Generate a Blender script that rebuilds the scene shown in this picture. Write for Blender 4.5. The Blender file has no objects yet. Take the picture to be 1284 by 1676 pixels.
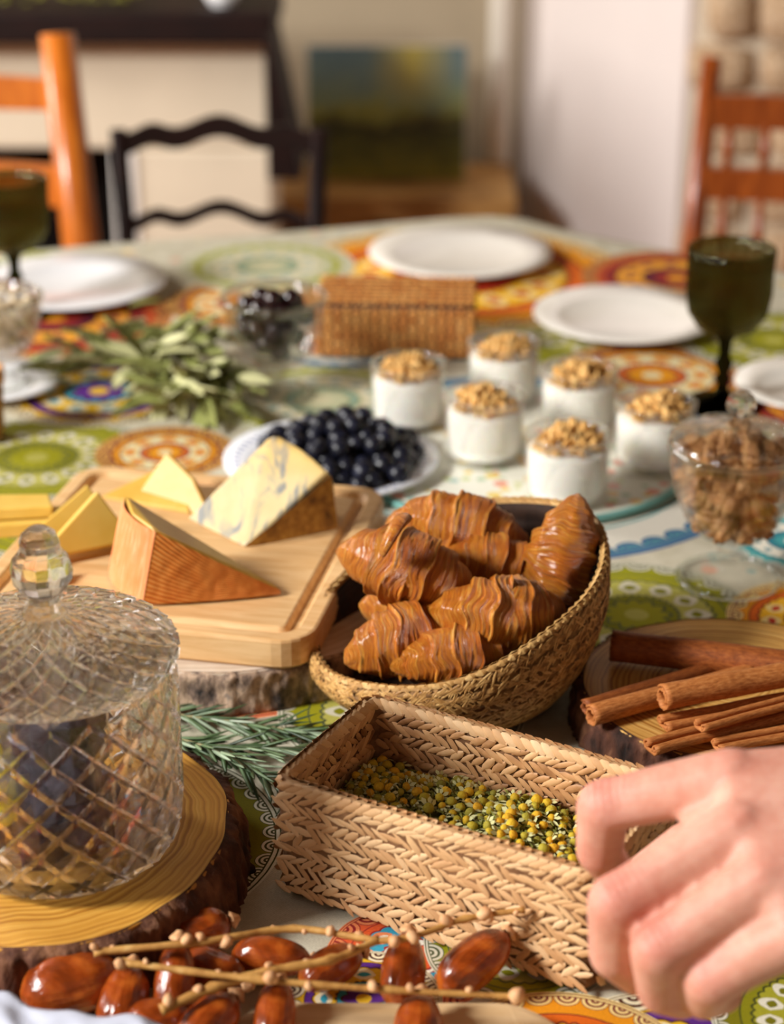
import bpy, bmesh, math, random
import numpy as np
from mathutils import Vector, Matrix, Euler, noise as mnoise

C = bpy.context.scene.collection
SC = bpy.context.scene
PI = math.pi
R = math.radians

# ------------------------------------------------------------------ camera, light, exposure
cam_d = bpy.data.cameras.new('camera')
cam = bpy.data.objects.new('camera', cam_d)
C.objects.link(cam)
cam.location = (0, 0, 1.30)
cam.rotation_euler = (R(90 - 24), 0, 0)
cam_d.sensor_fit = 'VERTICAL'
cam_d.sensor_height = 36
cam_d.lens = 3200 / 1676 * 36
cam_d.clip_start = 0.05
cam_d.dof.use_dof = True
cam_d.dof.focus_distance = 0.965
cam_d.dof.aperture_fstop = 5.8
SC.camera = cam
SC.view_settings.view_transform = 'Standard'
SC.view_settings.look = 'None'
SC.view_settings.gamma = 1
SC.view_settings.use_curve_mapping = False
SC.view_settings.exposure = 0.0
SC.cycles.use_denoising = True
SC.cycles.max_bounces = 12
SC.cycles.transparent_max_bounces = 24
SC.cycles.transmission_bounces = 10
SC.cycles.sample_clamp_indirect = 6

world = bpy.data.worlds.new('world')
SC.world = world
world.use_nodes = True
wb = world.node_tree.nodes['Background']
wb.inputs[0].default_value = (1.0, 0.92, 0.82, 1)
wb.inputs[1].default_value = 0.05


def area_light(name, loc, target, sx, sy, power, col):
    d = bpy.data.lights.new(name, 'AREA')
    d.shape = 'RECTANGLE'
    d.size, d.size_y, d.energy, d.color = sx, sy, power, col
    o = bpy.data.objects.new(name, d)
    C.objects.link(o)
    o.location = loc
    o.rotation_euler = (Vector(target) - Vector(loc)).to_track_quat('-Z', 'Y').to_euler()
    return o


# daylight through a window on the left, then an added light for the background
area_light('window_and_added_light', (-2.2, 0.16, 2.25), (0.0, 1.0, 0.78), 0.55, 0.65, 128, (1.0, 0.975, 0.94))
area_light('window_and_added_light', (-2.3, 2.6, 1.75), (0.4, 3.6, 0.5), 0.9, 1.0, 66, (1.0, 0.95, 0.90))  # added to offset the fall-off of light towards the background


# ------------------------------------------------------------------ helpers
def lin(c):
    return tuple((x / 255 / 12.92) if x / 255 <= 0.04045 else ((x / 255 + 0.055) / 1.055) ** 2.4 for x in c)


def rgba(c):
    return (*lin(c), 1.0)


class NT:
    """small wrapper to write node trees briefly"""

    def __init__(s, tree):
        s.t = tree

    def n(s, typ, **kw):
        nd = s.t.nodes.new(typ)
        for k, v in kw.items():
            setattr(nd, k, v)
        return nd

    def put(s, sock, v):
        if v is None:
            return
        if hasattr(v, 'is_output') or isinstance(v, bpy.types.NodeSocket):
            s.t.links.new(v, sock)
        else:
            sock.default_value = v

    def m(s, op, a, b=None, c=None, clamp=False):
        nd = s.n('ShaderNodeMath', operation=op, use_clamp=clamp)
        s.put(nd.inputs[0], a)
        s.put(nd.inputs[1], b)
        s.put(nd.inputs[2], c)
        return nd.outputs[0]

    def mix(s, f, a, b, blend='MIX'):
        nd = s.n('ShaderNodeMix', data_type='RGBA', blend_type=blend)
        s.put(nd.inputs[0], f)
        s.put(nd.inputs[6], a)
        s.put(nd.inputs[7], b)
        return nd.outputs[2]

    def ramp(s, f, stops, interp='LINEAR'):
        nd = s.n('ShaderNodeValToRGB')
        cr = nd.color_ramp
        cr.interpolation = interp
        while len(cr.elements) < len(stops):
            cr.elements.new(0.5)
        for e, (p, c) in zip(cr.elements, stops):
            e.position = p
            e.color = c
        s.put(nd.inputs[0], f)
        return nd.outputs[0]

    def coord(s, which='Object', scale=(1, 1, 1), rot=(0, 0, 0), loc=(0, 0, 0)):
        tc = s.n('ShaderNodeTexCoord')
        mp = s.n('ShaderNodeMapping')
        mp.inputs['Scale'].default_value = scale
        mp.inputs['Rotation'].default_value = rot
        mp.inputs['Location'].default_value = loc
        s.t.links.new(tc.outputs[which], mp.inputs[0])
        return mp.outputs[0]

    def noise(s, vec, scale=5, detail=4, rough=0.55, dist=0.0, out=0):
        nd = s.n('ShaderNodeTexNoise')
        s.put(nd.inputs['Vector'], vec)
        nd.inputs['Scale'].default_value = scale
        nd.inputs['Detail'].default_value = detail
        nd.inputs['Roughness'].default_value = rough
        nd.inputs['Distortion'].default_value = dist
        return nd.outputs[out]

    def bump(s, h, strength=0.5, dist=0.001):
        nd = s.n('ShaderNodeBump')
        nd.inputs['Strength'].default_value = strength
        nd.inputs['Distance'].default_value = dist
        s.put(nd.inputs['Height'], h)
        return nd.outputs[0]


def newmat(name):
    m = bpy.data.materials.new(name)
    m.use_nodes = True
    return m, NT(m.node_tree), m.node_tree.nodes['Principled BSDF']


def plain(name, col, rough=0.5, spec=0.5, metal=0.0, sss=0.0, coat=0.0, var=0.12, vscale=30, bump=0.0, bscale=200):
    m, t, p = newmat(name)
    v = t.coord('Object')
    nz = t.noise(v, vscale, 3)
    c = rgba(col)
    dk = tuple(x * (1 - var) for x in c[:3]) + (1,)
    lt = tuple(min(1, x * (1 + var)) for x in c[:3]) + (1,)
    t.put(p.inputs['Base Color'], t.ramp(nz, [(0.3, dk), (0.7, lt)]))
    p.inputs['Roughness'].default_value = rough
    p.inputs['Specular IOR Level'].default_value = spec
    p.inputs['Metallic'].default_value = metal
    if sss:
        p.inputs['Subsurface Weight'].default_value = sss
        p.inputs['Subsurface Radius'].default_value = (0.006, 0.003, 0.0015)
        p.inputs['Subsurface Scale'].default_value = 1.0
    if coat:
        p.inputs['Coat Weight'].default_value = coat
        p.inputs['Coat Roughness'].default_value = 0.1
    if bump:
        t.put(p.inputs['Normal'], t.bump(t.noise(v, bscale, 4), bump, 0.001))
    return m


def glassmat(name, tint=(1, 1, 1), clear=0.6, ior=1.48, rough=0.0):
    """part straight-through, part refracting glass"""
    m = bpy.data.materials.new(name)
    m.use_nodes = True
    t = NT(m.node_tree)
    m.node_tree.nodes.remove(m.node_tree.nodes['Principled BSDF'])
    out = m.node_tree.nodes['Material Output']
    g = t.n('ShaderNodeBsdfGlass')
    g.inputs['Color'].default_value = (*tint, 1)
    g.inputs['IOR'].default_value = ior
    g.inputs['Roughness'].default_value = rough
    tr = t.n('ShaderNodeBsdfTransparent')
    tr.inputs['Color'].default_value = (*tint, 1)
    mx = t.n('ShaderNodeMixShader')
    mx.inputs[0].default_value = clear
    t.put(mx.inputs[1], g.outputs[0])
    t.put(mx.inputs[2], tr.outputs[0])
    t.put(out.inputs[0], mx.outputs[0])
    return m


def obj(name, verts, faces, mat, parent=None, smooth=True, uv=None, loc=None, rot=None):
    me = bpy.data.meshes.new(name)
    me.from_pydata([tuple(map(float, v)) for v in verts], [], [tuple(map(int, f)) for f in faces])
    if uv is not None:
        lay = me.uv_layers.new(name='UVMap')
        li = np.empty(len(me.loops), dtype=np.int32)
        me.loops.foreach_get('vertex_index', li)
        lay.data.foreach_set('uv', np.asarray(uv, dtype=np.float32)[li].ravel())
    for mm in (mat if isinstance(mat, (list, tuple)) else [mat]):
        me.materials.append(mm)
    if smooth:
        me.polygons.foreach_set('use_smooth', np.ones(len(me.polygons), dtype=bool))
    me.update()
    o = bpy.data.objects.new(name, me)
    C.objects.link(o)
    if parent is not None:
        o.parent = parent
    if loc is not None:
        o.location = loc
    if rot is not None:
        o.rotation_euler = rot
    return o


def bmobj(name, bm, mat, parent=None, smooth=False, loc=None, rot=None):
    me = bpy.data.meshes.new(name)
    bmesh.ops.recalc_face_normals(bm, faces=bm.faces)
    bm.to_mesh(me)
    bm.free()
    me.materials.append(mat)
    if smooth:
        me.polygons.foreach_set('use_smooth', np.ones(len(me.polygons), dtype=bool))
    o = bpy.data.objects.new(name, me)
    C.objects.link(o)
    if parent is not None:
        o.parent = parent
    if loc is not None:
        o.location = loc
    if rot is not None:
        o.rotation_euler = rot
    return o


def tag(o, label=None, cat=None, group=None, kind=None):
    if label:
        o['label'] = label
    if cat:
        o['category'] = cat
    if group:
        o['group'] = group
    if kind:
        o['kind'] = kind
    return o


def empty(name, loc, label, cat, group=None, rz=0.0, rot=None):
    o = bpy.data.objects.new(name, None)
    C.objects.link(o)
    o.empty_display_size = 0.02
    o.location = loc
    o.rotation_euler = rot if rot is not None else (0, 0, rz)
    return tag(o, label, cat, group)


def copy_tree(o, parent=None):
    c = o.copy()
    C.objects.link(c)
    c.parent = parent
    for ch in list(o.children):
        copy_tree(ch, c)
    return c


def box_bm(bm, cx, cy, cz, sx, sy, sz, bev=0.0, rot=None):
    r = bmesh.ops.create_cube(bm, size=1.0)
    vs = r['verts']
    bmesh.ops.scale(bm, vec=(sx, sy, sz), verts=vs)
    if bev:
        es = list({e for v in vs for e in v.link_edges})
        rr = bmesh.ops.bevel(bm, geom=es, offset=bev, segments=2, affect='EDGES', profile=0.5)
        vs = list({v for f in rr['faces'] for v in f.verts} | {v for v in vs if v.is_valid})
    if rot is not None:
        bmesh.ops.rotate(bm, cent=(0, 0, 0), matrix=rot, verts=vs)
    bmesh.ops.translate(bm, vec=(cx, cy, cz), verts=vs)


def box(name, c, s, mat, parent=None, bev=0.0, rot=None):
    bm = bmesh.new()
    box_bm(bm, *c, *s, bev=bev, rot=rot)
    return bmobj(name, bm, mat, parent)


def lathe(profile, n=48, ripple=None):
    """profile [(r, z)], closed with poles where r == 0; ripple(theta, r, z) -> r"""
    V, F = [], []
    rings = []
    for (r, z) in profile:
        if r < 1e-6:
            rings.append([len(V)])
            V.append((0, 0, z))
        else:
            ids = []
            for k in range(n):
                a = 2 * PI * k / n
                rr = ripple(a, r, z) if ripple else r
                ids.append(len(V))
                V.append((rr * math.cos(a), rr * math.sin(a), z))
            rings.append(ids)
    for A, B in zip(rings[:-1], rings[1:]):
        if len(A) == 1 and len(B) == 1:
            continue
        for k in range(n):
            k2 = (k + 1) % n
            if len(A) == 1:
                F.append((A[0], B[k], B[k2]))
            elif len(B) == 1:
                F.append((A[k], A[k2], B[0]))
            else:
                F.append((A[k], A[k2], B[k2], B[k]))
    return V, F


def frames(pts):
    pts = [Vector(p) for p in pts]
    out = []
    ref = Vector((0.013, 0.021, 1))
    for i, p in enumerate(pts):
        a = pts[max(i - 1, 0)]
        b = pts[min(i + 1, len(pts) - 1)]
        t = (b - a).normalized()
        s = t.cross(ref)
        if s.length < 1e-4:
            s = t.cross(Vector((1, 0, 0)))
        s.normalize()
        u = s.cross(t).normalized()
        out.append((p, t, s, u))
    return out


def tube(pts, rad, n=10, flat=1.0, cap=True):
    V, F = [], []
    fr = frames(pts)
    for i, (p, t, s, u) in enumerate(fr):
        r = rad[i] if isinstance(rad, (list, tuple, np.ndarray)) else rad
        for k in range(n):
            a = 2 * PI * k / n
            V.append(p + s * (r * math.cos(a)) + u * (r * flat * math.sin(a)))
    for i in range(len(fr) - 1):
        for k in range(n):
            k2 = (k + 1) % n
            F.append((i * n + k, i * n + k2, (i + 1) * n + k2, (i + 1) * n + k))
    if cap:
        F.append(tuple(reversed(range(n))))
        F.append(tuple(range((len(fr) - 1) * n, len(fr) * n)))
    return V, F


def join(parts):
    V, F = [], []
    for v, f in parts:
        b = len(V)
        V.extend(v)
        F.extend([tuple(i + b for i in q) for q in f])
    return V, F


def smooth_path(pts, k=6):
    pts = [Vector(p) for p in pts]
    out = []
    for i in range(len(pts) - 1):
        p0, p1, p2, p3 = pts[max(i - 1, 0)], pts[i], pts[i + 1], pts[min(i + 2, len(pts) - 1)]
        for j in range(k):
            t = j / k
            out.append(0.5 * ((2 * p1) + (p2 - p0) * t + (2 * p0 - 5 * p1 + 4 * p2 - p3) * t * t + (3 * p1 - p0 - 3 * p2 + p3) * t ** 3))
    out.append(pts[-1])
    return out


def prism(outline, z0, z1, bev=0.0):
    """closed outline [(x, y)] counter-clockwise -> solid with softened top and bottom edge"""
    n = len(outline)
    cx = sum(p[0] for p in outline) / n
    cy = sum(p[1] for p in outline) / n

    def inset(d):
        res = []
        for i in range(n):
            a, b, c = outline[i - 1], outline[i], outline[(i + 1) % n]
            tx, ty = c[0] - a[0], c[1] - a[1]
            l = math.hypot(tx, ty) or 1
            res.append((b[0] - ty / l * d, b[1] + tx / l * d))
        return res
    loops = [(inset(bev), z0), (inset(0), z0 + bev), (inset(0), z1 - bev), (inset(bev * 0.3), z1 - bev * 0.3), (inset(bev), z1)] if bev else [(outline, z0), (outline, z1)]
    V, F = [], []
    for lo, z in loops:
        V += [(x, y, z) for x, y in lo]
    for l in range(len(loops) - 1):
        for k in range(n):
            k2 = (k + 1) % n
            F.append((l * n + k, l * n + k2, (l + 1) * n + k2, (l + 1) * n + k))
    F.append(tuple(reversed(range(n))))
    F.append(tuple(range((len(loops) - 1) * n, len(loops) * n)))
    return V, F


def rounded_rect(w, d, r, seg=6):
    pts = []
    for cx, cy, a0 in ((w / 2 - r, d / 2 - r, 0), (-w / 2 + r, d / 2 - r, 90), (-w / 2 + r, -d / 2 + r, 180), (w / 2 - r, -d / 2 + r, 270)):
        for k in range(seg + 1):
            a = R(a0 + 90 * k / seg)
            pts.append((cx + r * math.cos(a), cy + r * math.sin(a)))
    return pts


def nz(x, y=0.0, z=0.0):
    return mnoise.noise((x, y, z))


TZ = 0.75          # height of the cloth on the table
# ------------------------------------------------------------------ materials
def noisy(name, stops, scale=20, detail=5, rough=0.6, stretch=(1, 1, 1), coords='Object', bump=0.3, bdist=0.001, spec=0.4, dist=0.0, sss=0.0):
    m, t, p = newmat(name)
    v = t.coord(coords, stretch)
    f = t.noise(v, scale, detail, 0.6, dist)
    t.put(p.inputs['Base Color'], t.ramp(f, [(a, rgba(c)) for a, c in stops]))
    p.inputs['Roughness'].default_value = rough
    p.inputs['Specular IOR Level'].default_value = spec
    if bump:
        t.put(p.inputs['Normal'], t.bump(f, bump, bdist))
    if sss:
        p.inputs['Subsurface Weight'].default_value = sss
        p.inputs['Subsurface Radius'].default_value = (0.004, 0.003, 0.002)
        p.inputs['Subsurface Scale'].default_value = 1.0
    return m


def ring_wood(name, light, mid, dark, freq=75, dist=0.9, ecc=(1, 1)):
    """growth rings of uneven width about the pith, warped like a real trunk section"""
    m, t, p = newmat(name)
    v = t.coord('Object', (ecc[0], ecc[1], 0))
    ln = t.n('ShaderNodeVectorMath', operation='LENGTH')
    t.put(ln.inputs[0], v)
    warp = t.m('MULTIPLY', t.m('SUBTRACT', t.noise(v, 13, 3), 0.5), 0.022 * dist)
    r = t.m('ADD', ln.outputs['Value'], warp)
    n1 = t.n('ShaderNodeTexNoise', noise_dimensions='1D')
    t.put(n1.inputs['W'], r)
    n1.inputs['Scale'].default_value = freq * 3.2
    n1.inputs['Detail'].default_value = 3
    sn = t.m('SINE', t.m('MULTIPLY', t.m('ADD', r, t.m('MULTIPLY', n1.outputs[0], 0.004)), freq * 17))
    f = t.m('ADD', t.m('MULTIPLY', n1.outputs[0], 0.75), t.m('MULTIPLY', sn, 0.10))
    c = t.ramp(f, [(0.22, rgba(dark)), (0.38, rgba(mid)), (0.58, rgba(light))])
    big = t.ramp(t.noise(v, 20, 5), [(0.35, (0.74, 0.66, 0.56, 1)), (0.68, (1, 1, 1, 1))])
    c = t.mix(0.8, c, big, 'MULTIPLY')
    t.put(p.inputs['Base Color'], c)
    p.inputs['Roughness'].default_value = 0.5
    t.put(p.inputs['Normal'], t.bump(f, 0.3, 0.0008))
    return m


def grain_wood(name, light, dark, scale=6, stretch=(1, 14, 14), rough=0.45, coat=0.0, coords='Object'):
    m, t, p = newmat(name)
    v = t.coord(coords, stretch)
    f = t.noise(v, scale, 6, 0.6, 0.6)
    t.put(p.inputs['Base Color'], t.ramp(f, [(0.3, rgba(dark)), (0.65, rgba(light))]))
    p.inputs['Roughness'].default_value = rough
    p.inputs['Coat Weight'].default_value = coat
    t.put(p.inputs['Normal'], t.bump(f, 0.15, 0.0006))
    return m


M_slice_l = ring_wood('honey_wood', (232, 182, 88), (220, 162, 64), (186, 126, 42), 105, 1.0)
M_slice_r = ring_wood('pine_wood', (236, 194, 116), (222, 170, 88), (176, 118, 48), 125, 0.6)
M_slice_b = ring_wood('pale_birch_wood', (238, 228, 216), (230, 218, 204), (212, 196, 178), 60, 0.6)
M_bark_dark = noisy('dark_bark', [(0.3, (26, 14, 10)), (0.5, (84, 48, 32)), (0.68, (140, 96, 66))], 60, 6, 0.85, (1, 1, 0.45), bump=0.9, bdist=0.004)
M_bark_birch = noisy('birch_bark', [(0.36, (46, 44, 44)), (0.47, (124, 104, 90)), (0.6, (206, 176, 148)), (0.72, (120, 112, 108))], 75, 6, 0.85, (1, 1, 0.6), bump=0.8, bdist=0.003)
M_board = grain_wood('bamboo_board', (236, 196, 142), (214, 164, 104), 22, (1, 9, 9), 0.5)
M_straw = noisy('seagrass', [(0.28, (118, 78, 36)), (0.5, (184, 138, 78)), (0.72, (226, 190, 128))], 130, 3, 0.6, bump=0.4)
M_straw_shade = noisy('seagrass_inner_shade', [(0.3, (26, 14, 9)), (0.6, (54, 32, 19))], 110, 3, 0.7, bump=0.5)  # seagrass darkened so its colour holds the shade inside the bowl
M_reed = noisy('water_hyacinth', [(0.28, (130, 92, 60)), (0.5, (196, 154, 110)), (0.72, (230, 196, 152))], 90, 3, 0.6, bump=0.4)
def reed_mat(name, stops, scale):
    m, t, p = newmat(name)
    f = t.noise(t.coord('Object'), scale, 3)
    oi = t.n('ShaderNodeObjectInfo')
    gm = t.n('ShaderNodeNewGeometry')
    rnd = t.m('ADD', t.m('MULTIPLY', oi.outputs['Random'], 0.5), t.m('MULTIPLY', gm.outputs['Random Per Island'], 0.5))
    g = t.m('ADD', t.m('MULTIPLY', f, 0.45), t.m('MULTIPLY', rnd, 0.60))
    t.put(p.inputs['Base Color'], t.ramp(g, [(a, rgba(c)) for a, c in stops]))
    p.inputs['Roughness'].default_value = 0.55
    t.put(p.inputs['Normal'], t.bump(t.noise(t.coord('Object', (1, 6, 6)), 40, 3), 0.3, 0.0008))
    return m


M_straw = reed_mat('seagrass_strip', [(0.18, (120, 78, 34)), (0.42, (180, 132, 70)), (0.66, (214, 172, 106)), (0.85, (236, 206, 150))], 130)
M_straw_gap = noisy('seagrass_gap', [(0.3, (104, 70, 32)), (0.7, (172, 128, 70))], 130, 3, 0.7, bump=0.4)
M_reed = reed_mat('hyacinth_strip', [(0.16, (136, 90, 50)), (0.36, (200, 150, 100)), (0.58, (228, 184, 132)), (0.85, (246, 218, 176))], 90)
M_brownweave = reed_mat('brown_rattan', [(0.18, (150, 80, 24)), (0.42, (208, 128, 52)), (0.66, (230, 160, 80)), (0.85, (244, 194, 124))], 120)
M_reed_dk = noisy('water_hyacinth_gap', [(0.3, (96, 62, 38)), (0.7, (158, 116, 78))], 90, 3, 0.75, bump=0.4)
M_brown_gap = plain('brown_rattan_gap', (62, 28, 8), 0.7)
M_cream_rind = None


def croissant_mat():
    m, t, p = newmat('baked_pastry')
    fine = t.noise(t.coord('UV', (85, 2.4, 1)), 2.0, 6, 0.72, 1.8)
    mid = t.noise(t.coord('UV', (24, 2.2, 1)), 1.6, 5, 0.65, 1.3)
    blot = t.noise(t.coord('Object'), 48, 5, 0.62)
    c = t.ramp(t.m('ADD', t.m('MULTIPLY', fine, 0.55), t.m('MULTIPLY', mid, 0.5)), [(0.36, rgba((136, 56, 3))), (0.46, rgba((206, 106, 12))), (0.55, rgba((232, 142, 34))), (0.63, rgba((244, 182, 80))), (0.74, rgba((252, 222, 150)))])
    c = t.mix(t.ramp(blot, [(0.50, (0, 0, 0, 1)), (0.72, (0.75, 0.75, 0.75, 1))]), c, rgba((184, 82, 6)))
    t.put(p.inputs['Base Color'], c)
    p.inputs['Roughness'].default_value = 0.34
    p.inputs['Specular IOR Level'].default_value = 0.6
    p.inputs['Coat Weight'].default_value = 0.25
    p.inputs['Coat Roughness'].default_value = 0.22
    h = t.m('ADD', t.m('MULTIPLY', fine, 0.8), t.m('MULTIPLY', mid, 1.2))
    t.put(p.inputs['Normal'], t.bump(h, 0.9, 0.0026))
    return m


M_crois = croissant_mat()
M_cinn = noisy('cinnamon_bark', [(0.3, (150, 82, 34)), (0.52, (192, 118, 58)), (0.75, (216, 150, 88))], 60, 5, 0.65, (0.25, 1, 1), coords='UV', bump=0.35)
M_cinn_d = noisy('cinnamon_bark_dark', [(0.3, (112, 54, 18)), (0.55, (156, 84, 34)), (0.75, (180, 108, 52))], 60, 5, 0.6, (0.25, 1, 1), coords='UV', bump=0.35)
M_needle = None


def needle_mat():
    m, t, p = newmat('rosemary_leaf')
    oi = t.n('ShaderNodeObjectInfo')
    f = t.m('ADD', t.m('MULTIPLY', oi.outputs['Random'], .7), t.m('MULTIPLY', t.noise(t.coord('Object', (1, 8, 1)), 3, 3), .4))
    t.put(p.inputs['Base Color'], t.ramp(f, [(.15, rgba((34, 54, 28))), (.5, rgba((72, 98, 58))), (.78, rgba((120, 142, 104))), (.98, rgba((192, 204, 184)))]))
    p.inputs['Roughness'].default_value = .4
    return m


M_needle = needle_mat()
M_stem = noisy('herb_stem', [(0.3, (116, 112, 72)), (0.7, (168, 158, 116))], 80, 3, 0.6, bump=0.2)
M_sage = noisy('sage_leaf', [(0.3, (166, 166, 108)), (0.55, (204, 202, 152)), (0.8, (228, 226, 192))], 60, 3, 0.6, bump=0.2)
M_sage_d = noisy('sage_leaf_deep', [(0.3, (116, 122, 58)), (0.7, (160, 164, 96))], 60, 3, 0.6, bump=0.2)
M_china = plain('white_china', (240, 240, 242), 0.15, 0.6, var=0.03)
M_china_warm = plain('warm_white_china', (236, 230, 220), 0.15, 0.6, var=0.03)
M_berry = noisy('blueberry_skin', [(0.35, (14, 15, 24)), (0.6, (26, 28, 44)), (0.8, (58, 64, 88))], 90, 3, 0.34, bump=0.05)
M_olive = plain('dark_cherry', (34, 14, 16), 0.12, 0.7, var=0.3)
M_yog = plain('yogurt', (248, 246, 238), 0.45, 0.4, sss=0.3, var=0.02)
M_granola = noisy('granola', [(0.3, (204, 142, 66)), (0.55, (238, 188, 112)), (0.8, (250, 226, 170))], 160, 3, 0.65, bump=0.3)
M_walnut = noisy('walnut_kernel', [(0.3, (128, 78, 36)), (0.5, (182, 128, 74)), (0.72, (224, 180, 124))], 140, 4, 0.5, bump=0.4)
M_date = None
M_glass = glassmat('clear_glass', (0.99, 0.99, 0.985), 0.55)
M_pot = glassmat('pot_glass', (0.995, 0.995, 0.99), 0.76)
M_glass_edge = glassmat('clear_glass_edge', (0.97, 0.99, 0.985), 0.15)
M_crystal = glassmat('cut_crystal', (0.99, 0.99, 1.0), 0.24, 1.5)
M_smoke = glassmat('smoked_green_glass', (0.52, 0.51, 0.34), 0.55)
M_smoke_d = glassmat('smoked_glass_stem', (0.13, 0.13, 0.07), 0.25)
M_stalk = noisy('date_stalk', [(0.3, (150, 98, 42)), (0.6, (202, 152, 82)), (0.8, (222, 184, 120))], 110, 4, 0.55, bump=0.3)
M_pod = noisy('bract', [(0.3, (200, 140, 90)), (0.7, (236, 190, 142))], 120, 3, 0.6, bump=0.2)
M_paper = plain('white_paper', (202, 206, 222), 0.8, 0.2, var=0.03, bump=0.2, bscale=90)
def chamomile_mat():
    m, t, p = newmat('chamomile_yellow')
    oi = t.n('ShaderNodeObjectInfo')
    t.put(p.inputs['Base Color'], t.ramp(oi.outputs['Random'], [(.0, rgba((140, 134, 40))), (.35, rgba((196, 172, 36))), (.7, rgba((220, 176, 28))), (1.0, rgba((222, 164, 20)))]))
    p.inputs['Roughness'].default_value = .75
    t.put(p.inputs['Normal'], t.bump(t.noise(t.coord('Object'), 900, 3), .6, .001))
    return m


M_stem_y = chamomile_mat()
M_petal = plain('chamomile_petal', (204, 202, 146), 0.7, 0.2, var=0.12)
M_chaff = noisy('dried_herb', [(0.3, (64, 70, 18)), (0.55, (128, 128, 44)), (0.8, (176, 172, 88))], 160, 3, 0.75, bump=0.3)


def date_mat():
    m, t, p = newmat('date_skin')
    v = t.coord('Object')
    f = t.noise(v, 45, 4, 0.55, 0.5)
    g = t.noise(t.coord('Object', (1, 4, 4)), 60, 4)
    c = t.ramp(f, [(0.28, rgba((70, 24, 8))), (0.48, rgba((148, 64, 18))), (0.70, rgba((206, 112, 40)))])
    t.put(p.inputs['Base Color'], c)
    p.inputs['Roughness'].default_value = 0.2
    p.inputs['Coat Weight'].default_value = 0.35
    p.inputs['Coat Roughness'].default_value = 0.12
    p.inputs['Subsurface Weight'].default_value = 0.25
    p.inputs['Subsurface Radius'].default_value = (0.006, 0.002, 0.0008)
    p.inputs['Subsurface Scale'].default_value = 1.0
    t.put(p.inputs['Normal'], t.bump(t.m('ADD', g, t.noise(t.coord('Object', (.5, 2.5, 2.5)), 90, 3)), 0.5, 0.0018))
    return m


M_date = date_mat()


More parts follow.
